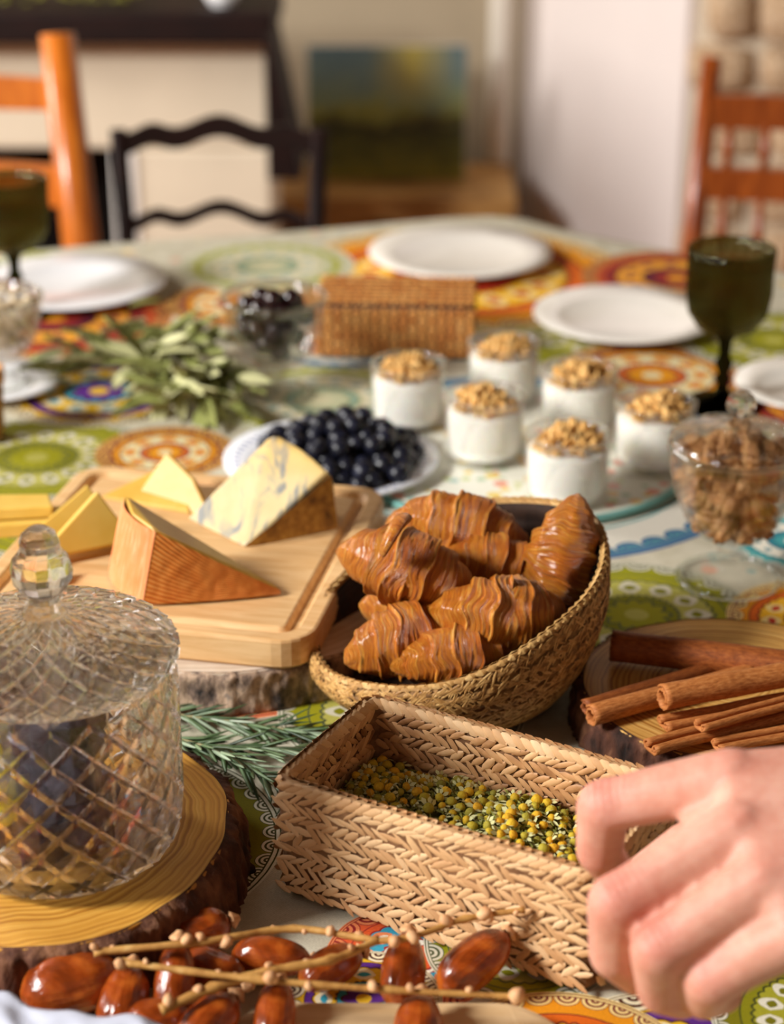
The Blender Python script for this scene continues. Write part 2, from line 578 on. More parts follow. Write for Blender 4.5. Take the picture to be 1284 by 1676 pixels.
# printed cloth: a node group draws one mandala, the cloth material lays several of them out
def mandala_group():
    g = bpy.data.node_groups.new('mandala', 'ShaderNodeTree')
    I = g.interface
    I.new_socket('Base', in_out='INPUT', socket_type='NodeSocketColor')
    I.new_socket('Vector', in_out='INPUT', socket_type='NodeSocketVector')
    I.new_socket('Centre', in_out='INPUT', socket_type='NodeSocketVector')
    I.new_socket('Radius', in_out='INPUT', socket_type='NodeSocketFloat')
    I.new_socket('Petals', in_out='INPUT', socket_type='NodeSocketFloat')
    for k in range(6):
        I.new_socket('C%d' % k, in_out='INPUT', socket_type='NodeSocketColor')
    I.new_socket('Color', in_out='OUTPUT', socket_type='NodeSocketColor')
    t = NT(g)
    gi, go = t.n('NodeGroupInput'), t.n('NodeGroupOutput')
    s = {x.name: x for x in gi.outputs}
    sub = t.n('ShaderNodeVectorMath', operation='SUBTRACT')
    t.put(sub.inputs[0], s['Vector'])
    t.put(sub.inputs[1], s['Centre'])
    sp = t.n('ShaderNodeSeparateXYZ')
    t.put(sp.inputs[0], sub.outputs[0])
    x, y = sp.outputs[0], sp.outputs[1]
    r = t.m('DIVIDE', t.m('SQRT', t.m('ADD', t.m('MULTIPLY', x, x), t.m('MULTIPLY', y, y))), s['Radius'])
    a = t.m('ARCTAN2', y, x)
    N = s['Petals']
    aN = t.m('MULTIPLY', a, N)
    lob = t.m('ABSOLUTE', t.m('COSINE', t.m('MULTIPLY', aN, 0.5)))
    saw = t.m('ABSOLUTE', t.m('COSINE', t.m('MULTIPLY', aN, 1.5)))
    rl = t.m('ADD', r, t.m('MULTIPLY', lob, -0.07))
    rs = t.m('ADD', r, t.m('MULTIPLY', saw, -0.03))
    gt = lambda q, th: t.m('GREATER_THAN', q, th)
    c = s['C1']
    c = t.mix(gt(r, 0.10), c, s['C0'])
    c = t.mix(gt(rl, 0.20), c, s['C3'])
    c = t.mix(gt(rl, 0.23), c, s['C2'])
    c = t.mix(gt(r, 0.34), c, s['C3'])
    c = t.mix(gt(rs, 0.345), c, s['C1'])
    # petal band
    pet = t.m('MULTIPLY', gt(t.m('MULTIPLY', lob, 1.0), t.m('ADD', 0.35, t.m('MULTIPLY', t.m('ABSOLUTE', t.m('SUBTRACT', r, 0.50)), 5.5))), t.m('MULTIPLY', gt(r, 0.40), t.m('LESS_THAN', r, 0.62)))
    pet2 = t.m('MULTIPLY', gt(lob, t.m('ADD', 0.72, t.m('MULTIPLY', t.m('ABSOLUTE', t.m('SUBTRACT', r, 0.50)), 6.0))), t.m('MULTIPLY', gt(r, 0.40), t.m('LESS_THAN', r, 0.62)))
    c = t.mix(pet, c, s['C4'])
    c = t.mix(pet2, c, s['C2'])
    c = t.mix(gt(rs, 0.61), c, s['C3'])
    c = t.mix(gt(rs, 0.635), c, s['C0'])
    c = t.mix(gt(r, 0.74), c, s['C3'])
    c = t.mix(gt(r, 0.755), c, s['C5'])
    # lace scallops on the rim
    fr = t.m('SUBTRACT', t.m('FRACT', t.m('MULTIPLY', aN, 1.0 / PI)), 0.5)
    u = t.m('MULTIPLY', t.m('MULTIPLY', fr, r), t.m('DIVIDE', PI, N))
    v = t.m('SUBTRACT', r, 0.945)
    rho = t.m('DIVIDE', t.m('MULTIPLY', t.m('SQRT', t.m('ADD', t.m('MULTIPLY', u, u), t.m('MULTIPLY', v, v))), N), PI * 0.5)
    inside = t.m('MULTIPLY', t.m('LESS_THAN', rho, 0.92), t.m('LESS_THAN', r, 0.945))
    band = gt(t.m('SINE', t.m('ADD', t.m('MULTIPLY', rho, 17.0), 1.2)), -0.15)
    lace = t.mix(band, s['C3'], s['C4'])
    c = t.mix(t.m('MULTIPLY', inside, gt(r, 0.77)), c, lace)
    c = t.mix(gt(r, 0.945), c, s['C3'])
    c = t.mix(gt(r, 0.955), c, s['C4'])
    c = t.mix(gt(r, 0.975), c, s['C3'])
    c = t.mix(gt(r, 0.985), c, s['C4'])
    out = t.mix(t.m('LESS_THAN', r, 1.0), s['Base'], c)
    t.put(go.inputs[0], out)
    return g


MG = mandala_group()
OLIVE = [(140, 136, 18), (168, 164, 44), (120, 116, 14), (70, 72, 28), (232, 228, 208), (128, 122, 14)]
LIME = [(156, 152, 24), (182, 176, 84), (132, 130, 14), (84, 90, 60), (212, 206, 184), (148, 146, 18)]
ORNG = [(222, 104, 24), (246, 186, 36), (196, 48, 24), (120, 30, 36), (244, 214, 140), (232, 150, 24)]
BLUE = [(220, 214, 198), (214, 120, 40), (192, 200, 174), (84, 150, 150), (70, 84, 140), (216, 210, 196)]
MAROON = [(150, 44, 36), (232, 160, 40), (98, 28, 50), (70, 24, 48), (226, 150, 70), (190, 76, 34)]
TEAL = [(70, 160, 164), (240, 236, 220), (40, 130, 150), (60, 110, 120), (236, 230, 210), (110, 180, 176)]
PURP = [(92, 42, 134), (232, 186, 40), (56, 158, 182), (84, 42, 26), (238, 226, 190), (226, 178, 32)]
CORAL = [(224, 92, 44), (60, 160, 190), (240, 232, 214), (150, 40, 40), (236, 140, 90), (226, 96, 52)]
PALE = [(198, 198, 160), (214, 206, 168), (140, 168, 150), (150, 156, 110), (222, 216, 194), (166, 166, 60)]
SUN = [(226, 150, 20), (228, 216, 170), (212, 100, 30), (96, 30, 50), (226, 170, 80), (126, 44, 48)]
# (x, y, radius, petals, palette) on the table, in metres
PRINTS = [
    (-0.40, 1.10, .17, 18, LIME), (0.45, 1.25, .16, 20, CORAL), (0.02, 0.52, .12, 18, LIME), (-0.28, 0.62, .12, 16, MAROON),
    (0.38, 0.95, .10, 16, BLUE), (0.0, 1.20, .06, 12, LIME),
    (0.09, 1.33, .178, 26, BLUE), (-0.10, 1.07, .120, 16, CORAL), (0.152, 1.080, .075, 12, LIME), (0.262, 1.072, .055, 10, ORNG), (0.268, 1.188, .045, 10, TEAL),
    (-0.140, 0.832, .086, 20, OLIVE), (0.10, 1.60, .06, 12, PALE), (0.26, 1.32, .07, 14, PALE), (-0.22, 1.24, .09, 16, LIME), (0.42, 1.62, .07, 12, SUN), (0.006, 0.960, .070, 14, LIME), (0.010, 0.735, .040, 8, CORAL), (-0.012, 0.705, .035, 8, PURP), (0.060, 0.745, .045, 10, LIME),
    (0.118, 0.655, .055, 8, PURP), (0.072, 0.650, .060, 14, ORNG), (0.192, 0.690, .052, 14, OLIVE),
    (-0.262, 1.335, .085, 16, LIME), (-0.168, 1.345, .052, 8, SUN), (-0.235, 1.475, .080, 10, PURP), (-0.055, 1.455, .085, 14, PALE),
    (0.190, 1.645, .135, 16, LIME), (0.214, 1.512, .080, 10, SUN), (0.330, 1.60, .085, 12, LIME), (0.062, 1.790, .165, 16, ORNG), (-0.30, 1.66, .105, 14, MAROON),
    (-0.135, 1.705, .070, 10, SUN), (-0.120, 1.820, .085, 12, PALE), (-0.04, 1.60, .07, 12, BLUE), (0.27, 1.78, .09, 12, MAROON), (0.34, 1.44, .07, 12, MAROON), (-0.40, 1.80, .10, 12, PALE),
]


def cloth_mat():
    m, t, p = newmat('printed_cotton')
    v = t.coord('Object')
    wob = t.noise(v, 60, 2, 0.5, 0, 1)
    off = t.n('ShaderNodeVectorMath', operation='SCALE')
    t.put(off.inputs[0], wob)
    off.inputs[3].default_value = 0.0012
    add = t.n('ShaderNodeVectorMath', operation='ADD')
    t.put(add.inputs[0], v)
    t.put(add.inputs[1], off.outputs[0])
    vec = add.outputs[0]
    fl = t.noise(v, 55, 3)
    base = t.ramp(fl, [(0.3, rgba((184, 176, 152))), (0.6, rgba((206, 199, 178)))])
    # small printed sprigs between the mandalas
    vo = t.n('ShaderNodeTexVoronoi', feature='F1')
    t.put(vo.inputs['Vector'], v)
    vo.inputs['Scale'].default_value = 46
    dot = t.m('LESS_THAN', vo.outputs['Distance'], 0.26)
    pick = t.m('GREATER_THAN', t.noise(v, 9, 2), 0.53)
    sep = t.n('ShaderNodeSeparateColor')
    t.put(sep.inputs[0], vo.outputs['Color'])
    dc = t.ramp(sep.outputs[0], [(0.0, rgba((188, 190, 100))), (0.3, rgba((226, 150, 120))), (0.55, rgba((120, 170, 170))), (0.8, rgba((232, 190, 96)))], 'CONSTANT')
    c = t.mix(t.m('MULTIPLY', t.m('MULTIPLY', dot, pick), 0.75), base, dc)
    for (x, y, rad, n, pal) in PRINTS:
        nd = t.n('ShaderNodeGroup')
        nd.node_tree = MG
        t.put(nd.inputs['Base'], c)
        t.put(nd.inputs['Vector'], vec)
        nd.inputs['Centre'].default_value = (x, y, 0)
        nd.inputs['Radius'].default_value = rad
        nd.inputs['Petals'].default_value = n
        for k in range(6):
            nd.inputs['C%d' % k].default_value = rgba(pal[k])
        c = nd.outputs[0]
    # thread weave
    sp = t.n('ShaderNodeSeparateXYZ')
    t.put(sp.inputs[0], v)
    w = t.m('MULTIPLY', t.m('SINE', t.m('MULTIPLY', sp.outputs[0], 4200)), t.m('SINE', t.m('MULTIPLY', sp.outputs[1], 4200)))
    grain = t.ramp(t.noise(v, 900, 2), [(0.35, (0.78, 0.77, 0.74, 1)), (0.6, (1, 1, 1, 1))])
    c = t.mix(0.6, c, grain, 'MULTIPLY')
    t.put(p.inputs['Base Color'], c)
    p.inputs['Roughness'].default_value = 0.85
    p.inputs['Specular IOR Level'].default_value = 0.2
    t.put(p.inputs['Normal'], t.bump(w, 0.25, 0.0004))
    return m


M_cloth = cloth_mat()
# ------------------------------------------------------------------ the room
M_wall = plain('limewash_wall', (172, 157, 133), 0.9, 0.1, var=0.06, vscale=2.5, bump=0.2, bscale=14)
M_wall_r = plain('white_plaster', (232, 222, 218), 0.9, 0.1, var=0.03, vscale=3, bump=0.15, bscale=14)
M_floor = noisy('terracotta_floor', [(0.3, (120, 74, 48)), (0.7, (160, 104, 70))], 8, 4, 0.6)
M_stone = noisy('rubble_stone', [(0.25, (150, 112, 78)), (0.5, (208, 176, 140)), (0.75, (228, 206, 178))], 9, 5, 0.85, bump=0.8, bdist=0.01)
M_mortar = plain('lime_mortar', (212, 198, 176), 0.95, 0.1, var=0.08, vscale=12, bump=0.5, bscale=60)
M_dark = noisy('dark_walnut', [(0.3, (16, 5, 4)), (0.7, (36, 14, 9))], 12, 4, 0.6, (1, 1, 8), bump=0.1, spec=0.2)
M_orange = grain_wood('orange_varnished_pine', (226, 128, 40), (182, 86, 18), 10, (10, 10, 1), 0.32, 0.3)
M_rust = grain_wood('reddish_varnished_wood', (176, 88, 30), (118, 48, 14), 10, (10, 10, 1), 0.35, 0.3)
M_cream = plain('cream_plaster', (228, 214, 190), 0.9, 0.1, var=0.05, vscale=6, bump=0.3, bscale=22)
M_hearth_black = plain('hearth_black', (16, 12, 11), 0.9, 0.1)  # near-black colour for the back of the hearth opening
M_pipe = plain('cream_paint', (246, 240, 226), 0.45, 0.4, var=0.03)
M_chest = noisy('old_chest_wood', [(0.3, (122, 80, 40)), (0.55, (182, 136, 76)), (0.75, (212, 170, 110))], 7, 5, 0.55, (1, 1, 3))
M_green = noisy('garland_leaf', [(0.3, (98, 104, 30)), (0.7, (170, 164, 62))], 30, 3, 0.6)

o = box('floor', (0, 2.0, -0.03), (4.6, 6.2, 0.06), M_floor)
tag(o, kind='structure')
o = box('wall_back', (-0.6, 4.16, 1.3), (3.4, 0.12, 2.6), M_wall)
tag(o, kind='structure')
# the rest of the room: window wall on the left with two openings, ceiling, the wall behind the viewer and the long right wall
M_ceil = plain('dark_timber_ceiling', (70, 50, 36), 0.9, 0.1, var=0.1, vscale=3)
M_far = plain('ochre_wall', (140, 128, 114), 0.9, 0.1, var=0.06, vscale=2.5)
tag(box('ceiling', (-0.35, 1.6, 2.66), (4.4, 5.4, 0.1), M_ceil), kind='structure')
tag(box('wall_front', (-0.35, -1.05, 1.3), (4.4, 0.1, 2.62), M_far), kind='structure')
tag(box('wall_side', (1.80, 1.15, 1.3), (0.1, 4.5, 2.62), M_far), kind='structure')
bm = bmesh.new()
ys = [(-1.1, -0.45), (0.45, 2.0), (3.2, 4.2)]
for a, b in ys:
    box_bm(bm, -2.45, (a + b) / 2, 1.3, 0.1, b - a, 2.62)
for a, b in ((-0.45, 0.45), (2.0, 3.2)):
    box_bm(bm, -2.45, (a + b) / 2, 0.45, 0.1, b - a, 0.92)
    box_bm(bm, -2.45, (a + b) / 2, 2.66, 0.1, b - a, 0.10)
tag(bmobj('wall_left', bm, M_wall), kind='structure')
# right wall: runs from the corner towards the camera, then turns into rubble stone
def wall_slab(name, a, b, th, h, mat):
    ax, ay = a
    bx, by = b
    L = math.hypot(bx - ax, by - ay)
    bm = bmesh.new()
    box_bm(bm, L / 2, -th / 2, h / 2, L, th, h, bev=0.006)
    o = bmobj(name, bm, mat, loc=(ax, ay, 0), rot=(0, 0, math.atan2(by - ay, bx - ax)))
    return tag(o, kind='structure')


wall_slab('wall_right', (0.53, 3.56), (0.265, 4.12), 0.10, 2.6, M_wall_r)
bpy.data.objects['wall_right'].rotation_euler[2] += 0
sw = wall_slab('wall_stone', (1.45, 3.30), (0.545, 3.555), 0.10, 2.6, M_mortar)
rs = random.Random(11)
# rubble stones, each its own piece, bedded in the mortar face that looks at the table
def stone_mesh(seed):
    bm = bmesh.new()
    bmesh.ops.create_icosphere(bm, subdivisions=2, radius=0.5)
    for v in bm.verts:
        d = v.co.normalized()
        k = 1 + 0.22 * nz(d.x * 1.7 + seed * 9, d.y * 1.7, d.z * 1.7) + 0.1 * nz(d.x * 4 + seed, d.y * 4, d.z * 4)
        q = Vector([math.copysign(abs(c) ** 0.62, c) for c in d]) * 0.5 * k
        v.co = q
    me = bpy.data.meshes.new('stone')
    bm.to_mesh(me)
    bm.free()
    me.materials.append(M_stone)
    me.polygons.foreach_set('use_smooth', np.ones(len(me.polygons), dtype=bool))
    return me


stone_me = [stone_mesh(i) for i in range(5)]
L_st = math.hypot(0.905, 0.255)
zz = 0.02
row = 0
while zz < 1.25:
    h = rs.uniform(0.075, 0.12)
    xx = L_st + 0.02 - rs.uniform(0, 0.06)
    while xx > 0.35:
        w = rs.uniform(0.08, 0.17)
        o = bpy.data.objects.new('stone', rs.choice(stone_me))
        C.objects.link(o)
        o.parent = sw
        o.location = (xx - w / 2, 0.0, zz + h / 2)
        o.scale = (w * 1.0, 0.075 * rs.uniform(0.8, 1.25), h * 1.02)
        o.rotation_euler = (rs.uniform(-.1, .1), rs.uniform(-.14, .14), rs.uniform(-.1, .1))
        xx -= w + 0.008
    zz += h + 0.008
    row += 1

bm = bmesh.new()
bmesh.ops.create_cone(bm, segments=20, radius1=0.024, radius2=0.024, depth=2.6, cap_ends=True)
for zc in (0.25, 1.1):
    box_bm(bm, 0, 0.03, zc - 1.3, 0.03, 0.06, 0.02)
o = bmobj('trim_1', bm, M_pipe, smooth=True, loc=(0.222, 4.03, 1.3))
tag(o, kind='structure')

# fireplace: cream hood and pier under a dark wooden mantel shelf, black hearth opening
fp = empty('fireplace', (-0.6, 3.4, 0), 'cream plaster fireplace with dark wooden mantel shelf behind the chairs', 'fireplace')
box('mantel_shelf', (-0.05, 0.10, 0.706), (0.90, 0.34, 0.056), M_dark, fp, 0.006)
box('hood', (-0.03, 0.12, 0.581), (0.83, 0.24, 0.194), M_cream, fp, 0.008)
box('pier', (0.265, 0.12, 0.242), (0.245, 0.24, 0.484), M_cream, fp, 0.008)
box('pier', (-0.45, 0.12, 0.242), (0.10, 0.24, 0.484), M_cream, fp, 0.008)
box('hearth_back', (-0.13, 0.22, 0.242), (0.56, 0.03, 0.484), M_hearth_black, fp)
box('jamb', (0.128, 0.004, 0.242), (0.045, 0.02, 0.484), plain('lit_plaster_edge', (244, 240, 234), 0.8, var=0.02), fp, 0.004)  # whiter than the pier: light on this strip put into its colour
# side bracket of the mantel, a tapered dark board
V, F = prism([(0, 0), (0.052, -0.235), (0.0, -0.235)][::-1] if False else [(0.0, -0.245), (0.058, -0.245), (0.010, 0.0), (0.0, 0.0)], 0, 0.22, 0.003)
V = [(x, -z, y) for x, y, z in V]
obj('bracket', V, F, M_dark, fp, False, loc=(0.388, 0.10, 0.705))
fp['label'] = 'cream plaster fireplace with a dark wooden mantel shelf and bracket'

g = []
rg = random.Random(3)
for k in range(150):
    x, y = rg.uniform(-.40, .20), rg.uniform(-.05, .06)
    z = 0.005 + abs(rg.gauss(0, .022))
    a = rg.uniform(0, 2 * PI)
    d = Vector((math.cos(a), math.sin(a), rg.uniform(-.2, .8))).normalized() * 0.028
    s = Vector((-d.y, d.x, 0)).normalized() * 0.008
    p = Vector((x, y, z))
    b = Vector((0, 0, .0015))
    g.append(([p, p + d * .5 + s, p + d, p + d * .5 - s, p + d * .5 + b * 2, p + d * .5 - b], [(0, 1, 4), (1, 2, 4), (2, 3, 4), (3, 0, 4), (1, 0, 5), (2, 1, 5), (3, 2, 5), (0, 3, 5)]))
V, F = join(g)
o = obj('garland', V, F, M_green, None, True, loc=(-0.62, 3.42, 0.734))
tag(o, 'yellow-green leafy garland lying along the dark mantel shelf', 'garland')
V, F = lathe([(0, 0), (.018, 0), (.022, .004), (.036, .028), (.034, .028), (.02, .006), (0, .004)], 28)
o = obj('small_bowl', V, F, M_china, None, loc=(-0.29, 3.40, 0.734))
tag(o, 'small white bowl on the right end of the dark mantel', 'bowl')

# chest and painting
ch = empty('wooden_chest', (-0.015, 3.87, 0), 'low brown wooden chest against the back wall under the painting', 'chest')
box('body', (0, 0, 0.13), (0.50, 0.26, 0.26), M_chest, ch, 0.006)
box('lid', (0, -0.004, 0.287), (0.52, 0.28, 0.05), M_chest, ch, 0.008)
box('clasp', (0, -0.136, 0.25), (0.04, 0.008, 0.05), plain('old_iron', (60, 52, 46), 0.5, metal=0.8), ch, 0.002)
for x in (-.18, .18):
    box('strap', (x, -0.134, 0.13), (0.03, 0.006, 0.24), plain('leather_strap', (92, 54, 24), 0.6), ch, 0.002)


def painting_mat():
    m, t, p = newmat('painted_landscape')
    tc = t.n('ShaderNodeTexCoord')
    sp = t.n('ShaderNodeSeparateXYZ')
    t.put(sp.inputs[0], tc.outputs['Object'])
    # canvas runs 0.31 wide and 0.26 high about its middle
    u, v = t.m('DIVIDE', sp.outputs[0], 0.31), t.m('DIVIDE', sp.outputs[2], 0.26)
    n1 = t.noise(t.coord('Object', (1, 1, 2.2)), 16, 5, 0.6, 0.6)
    n2 = t.noise(t.coord('Object', (1, 1, 1.3), loc=(3, 1, 2)), 10, 4)
    h = t.m('ADD', v, t.m('MULTIPLY', t.m('SUBTRACT', n1, 0.5), 0.5))
    band = t.ramp(t.m('ADD', h, 0.5), [(0.0, rgba((136, 128, 40))), (0.22, rgba((84, 88, 34))), (0.40, rgba((52, 52, 28))), (0.50, rgba((136, 136, 60))), (0.60, rgba((120, 134, 104))), (0.80, rgba((100, 118, 112))), (1.0, rgba((84, 104, 108)))])
    gu = t.m('SUBTRACT', 1.0, t.m('MULTIPLY', t.m('ABSOLUTE', t.m('SUBTRACT', u, 0.16)), 3.6), clamp=True)
    gv = t.m('MULTIPLY', t.m('ADD', v, -0.05), 4.0, clamp=True)
    gold = t.m('MULTIPLY', t.m('MULTIPLY', gu, gv), t.m('ADD', n2, 0.35), clamp=True)
    dk = t.m('MULTIPLY', t.m('SUBTRACT', 1.0, t.m('MULTIPLY', t.m('ABSOLUTE', t.m('SUBTRACT', u, 0.26)), 4.0), clamp=True), t.m('SUBTRACT', 1.0, t.m('MULTIPLY', t.m('ABSOLUTE', t.m('ADD', v, 0.06)), 9.0), clamp=True))
    band = t.mix(t.m('MULTIPLY', dk, 0.9), band, rgba((40, 36, 24)))
    c = t.mix(gold, band, rgba((176, 154, 50)))
    t.put(p.inputs['Base Color'], c)
    p.inputs['Roughness'].default_value = 0.5
    t.put(p.inputs['Normal'], t.bump(n1, 0.4, 0.003))
    return m


pt = empty('painting', (-0.010, 3.86, 0.313), 'unframed landscape painting in blue, gold and dark green on the chest', 'painting', rot=(R(-6), 0, 0))
box('canvas', (0, 0, 0.132), (0.315, 0.014, 0.264), M_china_warm, pt, 0.002)
o = box('painted_face', (0, -0.008, 0.132), (0.313, 0.002, 0.262), painting_mat(), pt)
me = o.data
for v in me.vertices:
    v.co.z -= 0.132
o.location.z = 0.132

# chairs
def bar(name, a, b, w, d, mat, parent, bev=0.004):
    """rectangular bar between two points, w across, d deep"""
    a, b = Vector(a), Vector(b)
    L = (b - a).length
    bm = bmesh.new()
    box_bm(bm, 0, 0, 0, w, d, L, bev)
    q = (b - a).to_track_quat('Z', 'Y')
    o = bmobj(name, bm, mat, parent, loc=(a + b) / 2)
    o.rotation_mode = 'QUATERNION'
    o.rotation_quaternion = q
    return o


def slat(name, fn_top, fn_bot, x0, x1, y, th, mat, parent, n=28, bow=0.0):
    V, F = [], []
    for i in range(n + 1):
        u = i / n
        x = x0 + (x1 - x0) * u
        yy = y + bow * (1 - (2 * u - 1) ** 2)
        zt, zb = fn_top(u), fn_bot(u)
        V += [(x, yy - th / 2, zb), (x, yy - th / 2, zt), (x, yy + th / 2, zt), (x, yy + th / 2, zb)]
        if i:
            b = (i - 1) * 4
            for k in range(4):
                F.append((b + k, b + (k + 1) % 4, b + 4 + (k + 1) % 4, b + 4 + k))
    F += [(3, 2, 1, 0), tuple(n * 4 + k for k in range(4))]
    return obj(name, V, F, mat, parent, False)


def chair_frame(root, mat, w, d, seat_z, top, lean, post, seat_mat=None, taper=0.0):
    for s in (-1, 1):
        a, b = (s * w / 2, d / 2, 0), (s * w / 2, d / 2, seat_z)
        V, F = join([tube([(s * w / 2, 0, 0), (s * w / 2, 0, seat_z), (s * w / 2 * (1 - taper * .45), lean * .35, seat_z + (top - seat_z) * .45), (s * w / 2 * (1 - taper), lean, top)], [post * .5, post * .5, post * .52, post * .46], 12)])
        obj('post', V, F, mat, root)
        V, F = tube([(s * w / 2, -d, 0), (s * w / 2, -d, seat_z)], [post * .42, post * .5], 12)
        obj('leg', V, F, mat, root)
    box('seat', (0, -d / 2, seat_z), (w + .03, d + .03, 0.022), seat_mat or mat, root, 0.006)
    for z in (.12, .2):
        bar('stretcher', (-w / 2, -d, z), (w / 2, -d, z), .014, .014, mat, root, .003)
        for s in (-1, 1):
            bar('stretcher', (s * w / 2, -d, z + .03), (s * w / 2, 0, z + .03), .014, .014, mat, root, .003)


# orange pine ladder-back at the far left: only its right post and slats are in view
c1 = empty('ladder_back_chair', (-0.528, 2.26, 0), 'orange varnished pine ladder-back chair beside the hearth opening', 'chair', rz=R(0))
chair_frame(c1, M_orange, 0.340, 0.28, 0.40, 0.882, 0.05, 0.044, grain_wood('rush_seat', (206, 160, 90), (160, 112, 56), 20, (1, 12, 12)), .19)
for zc, hh in ((0.812, .034), (0.706, .046), (0.60, .046)):
    y = 0.05 * max(0, (zc - .5) / .395)
    slat('slat', lambda u, z=zc, h=hh: z + h / 2 + .006 * math.sin(PI * u), lambda u, z=zc, h=hh: z - h / 2, -0.148, 0.148, y, .014, M_orange, c1, bow=.012)

# dark chair with wavy slats
c2 = empty('wavy_back_chair', (-0.208, 2.30, 0), 'dark stained chair with wavy back slats at the far side of the table', 'chair', rz=R(0))
M_dark_posts = M_dark
chair_frame(c2, M_dark, 0.212, 0.24, 0.40, 0.765, 0.03, 0.022, None, -.14)
wave = lambda u: .022 * math.exp(-((u - .5) / .18) ** 2) + .012 * math.exp(-((u - .16) / .09) ** 2) + .012 * math.exp(-((u - .84) / .09) ** 2)
slat('slat', lambda u: .759 + wave(u), lambda u: .734 + wave(u) * 1.0, -.119, .119, .028, .010, M_dark, c2, 40, .008)
slat('slat', lambda u: .657 + wave(u), lambda u: .641 + wave(u) * 1.05, -.115, .115, .018, .010, M_dark, c2, 40, .008)
slat('slat', lambda u: .592 + wave(u), lambda u: .576 + wave(u) * 1.1, -.111, .111, .012, .010, M_dark, c2, 40, .008)

# reddish chair with spindles on the right
c3 = empty('spindle_back_chair', (0.524, 2.36, 0), 'reddish brown spindle-back chair in front of the rubble stone wall', 'chair', rz=R(-14))
chair_frame(c3, M_rust, 0.31, 0.26, 0.40, 0.828, 0.06, 0.028, None, .07)
for zc, hh in ((0.764, .042), (0.676, .040)):
    y = 0.06 * max(0, (zc - .5) / .345)
    slat('rail', lambda u, z=zc, h=hh: z + h / 2, lambda u, z=zc, h=hh: z - h / 2, -.148, .148, y, .016, M_rust, c3, bow=.012)
slat('rail', lambda u: .555, lambda u: .525, -.148, .148, .015, .016, M_rust, c3, bow=.01)
for k in range(6):
    x = -.115 + .046 * k
    V, F = tube([(x, .036, .69), (x, .042, .718), (x, .046, .748)], [.0045, .0075, .0045], 8)
    obj('spindle', V, F, M_rust, c3)
    V, F = tube([(x, .02, .55), (x, .025, .61), (x, .03, .66)], [.0045, .0075, .0045], 8)
    obj('spindle', V, F, M_rust, c3)

# ------------------------------------------------------------------ table and cloth
outline = smooth_path([(-1.0, 1.62, 0), (-.40, 1.865, 0), (-.08, 1.955, 0), (.06, 2.0, 0), (.13, 2.0, 0), (.20, 1.935, 0), (.40, 1.79, 0), (.95, 1.40, 0), (1.05, .9, 0), (.85, .45, 0), (.3, .22, 0), (-.35, .22, 0), (-.9, .45, 0), (-1.1, 1.0, 0), (-1.0, 1.62, 0)], 5)[:-1]
outline = [(p.x, p.y) for p in outline][::-1]
area = sum(a[0] * b[1] - a[1] * b[0] for a, b in zip(outline, outline[1:] + outline[:1]))
if area < 0:
    outline = outline[::-1]
tb = empty('dining_table', (0, 1.1, 0), 'large dining table under the printed cloth', 'table')
V, F = prism([(x * .985, (y - 1.1) * .985) for x, y in outline], TZ - .032, TZ - .0025, .004)
obj('tabletop', V, F, M_chest, tb, False)
for x, y in ((-.6, -.5), (.55, -.5), (-.6, .35), (.45, .35)):
    V, F = tube([(x, y, 0), (x, y, .3), (x, y, TZ - .03)], [.022, .03, .034], 14)
    obj('leg', V, F, M_chest, tb)
# cloth: flat on the table, falling in soft folds over the edge
n = len(outline)
V, F = [], []
cxm, cym = 0.0, 1.1
for ring, (sc, dz) in enumerate(((0.0, 0), (.5, 0), (.8, 0), (.97, 0), (.993, -.001), (1.004, -.006), (1.008, -.05), (1.012, -.12), (1.016, -.2))):
    for k, (x, y) in enumerate(outline):
        amp = .018 * max(0, (-dz - .01) / .2)
        s2 = sc * (1 + amp * math.sin(k * 1.9))
        V.append((cxm + (x - cxm) * s2, cym + (y - cym) * s2, TZ + dz))
for l in range(8):
    for k in range(n):
        k2 = (k + 1) % n
        if l == 0:
            F.append((n + k, n + k2, k))
        else:
            F.append((l * n + k, (l + 1) * n + k, (l + 1) * n + k2, l * n + k2))
o = obj('tablecloth', V, F, M_cloth, None, True)
tag(o, 'cream cotton tablecloth printed with green, orange and blue mandalas', 'tablecloth')
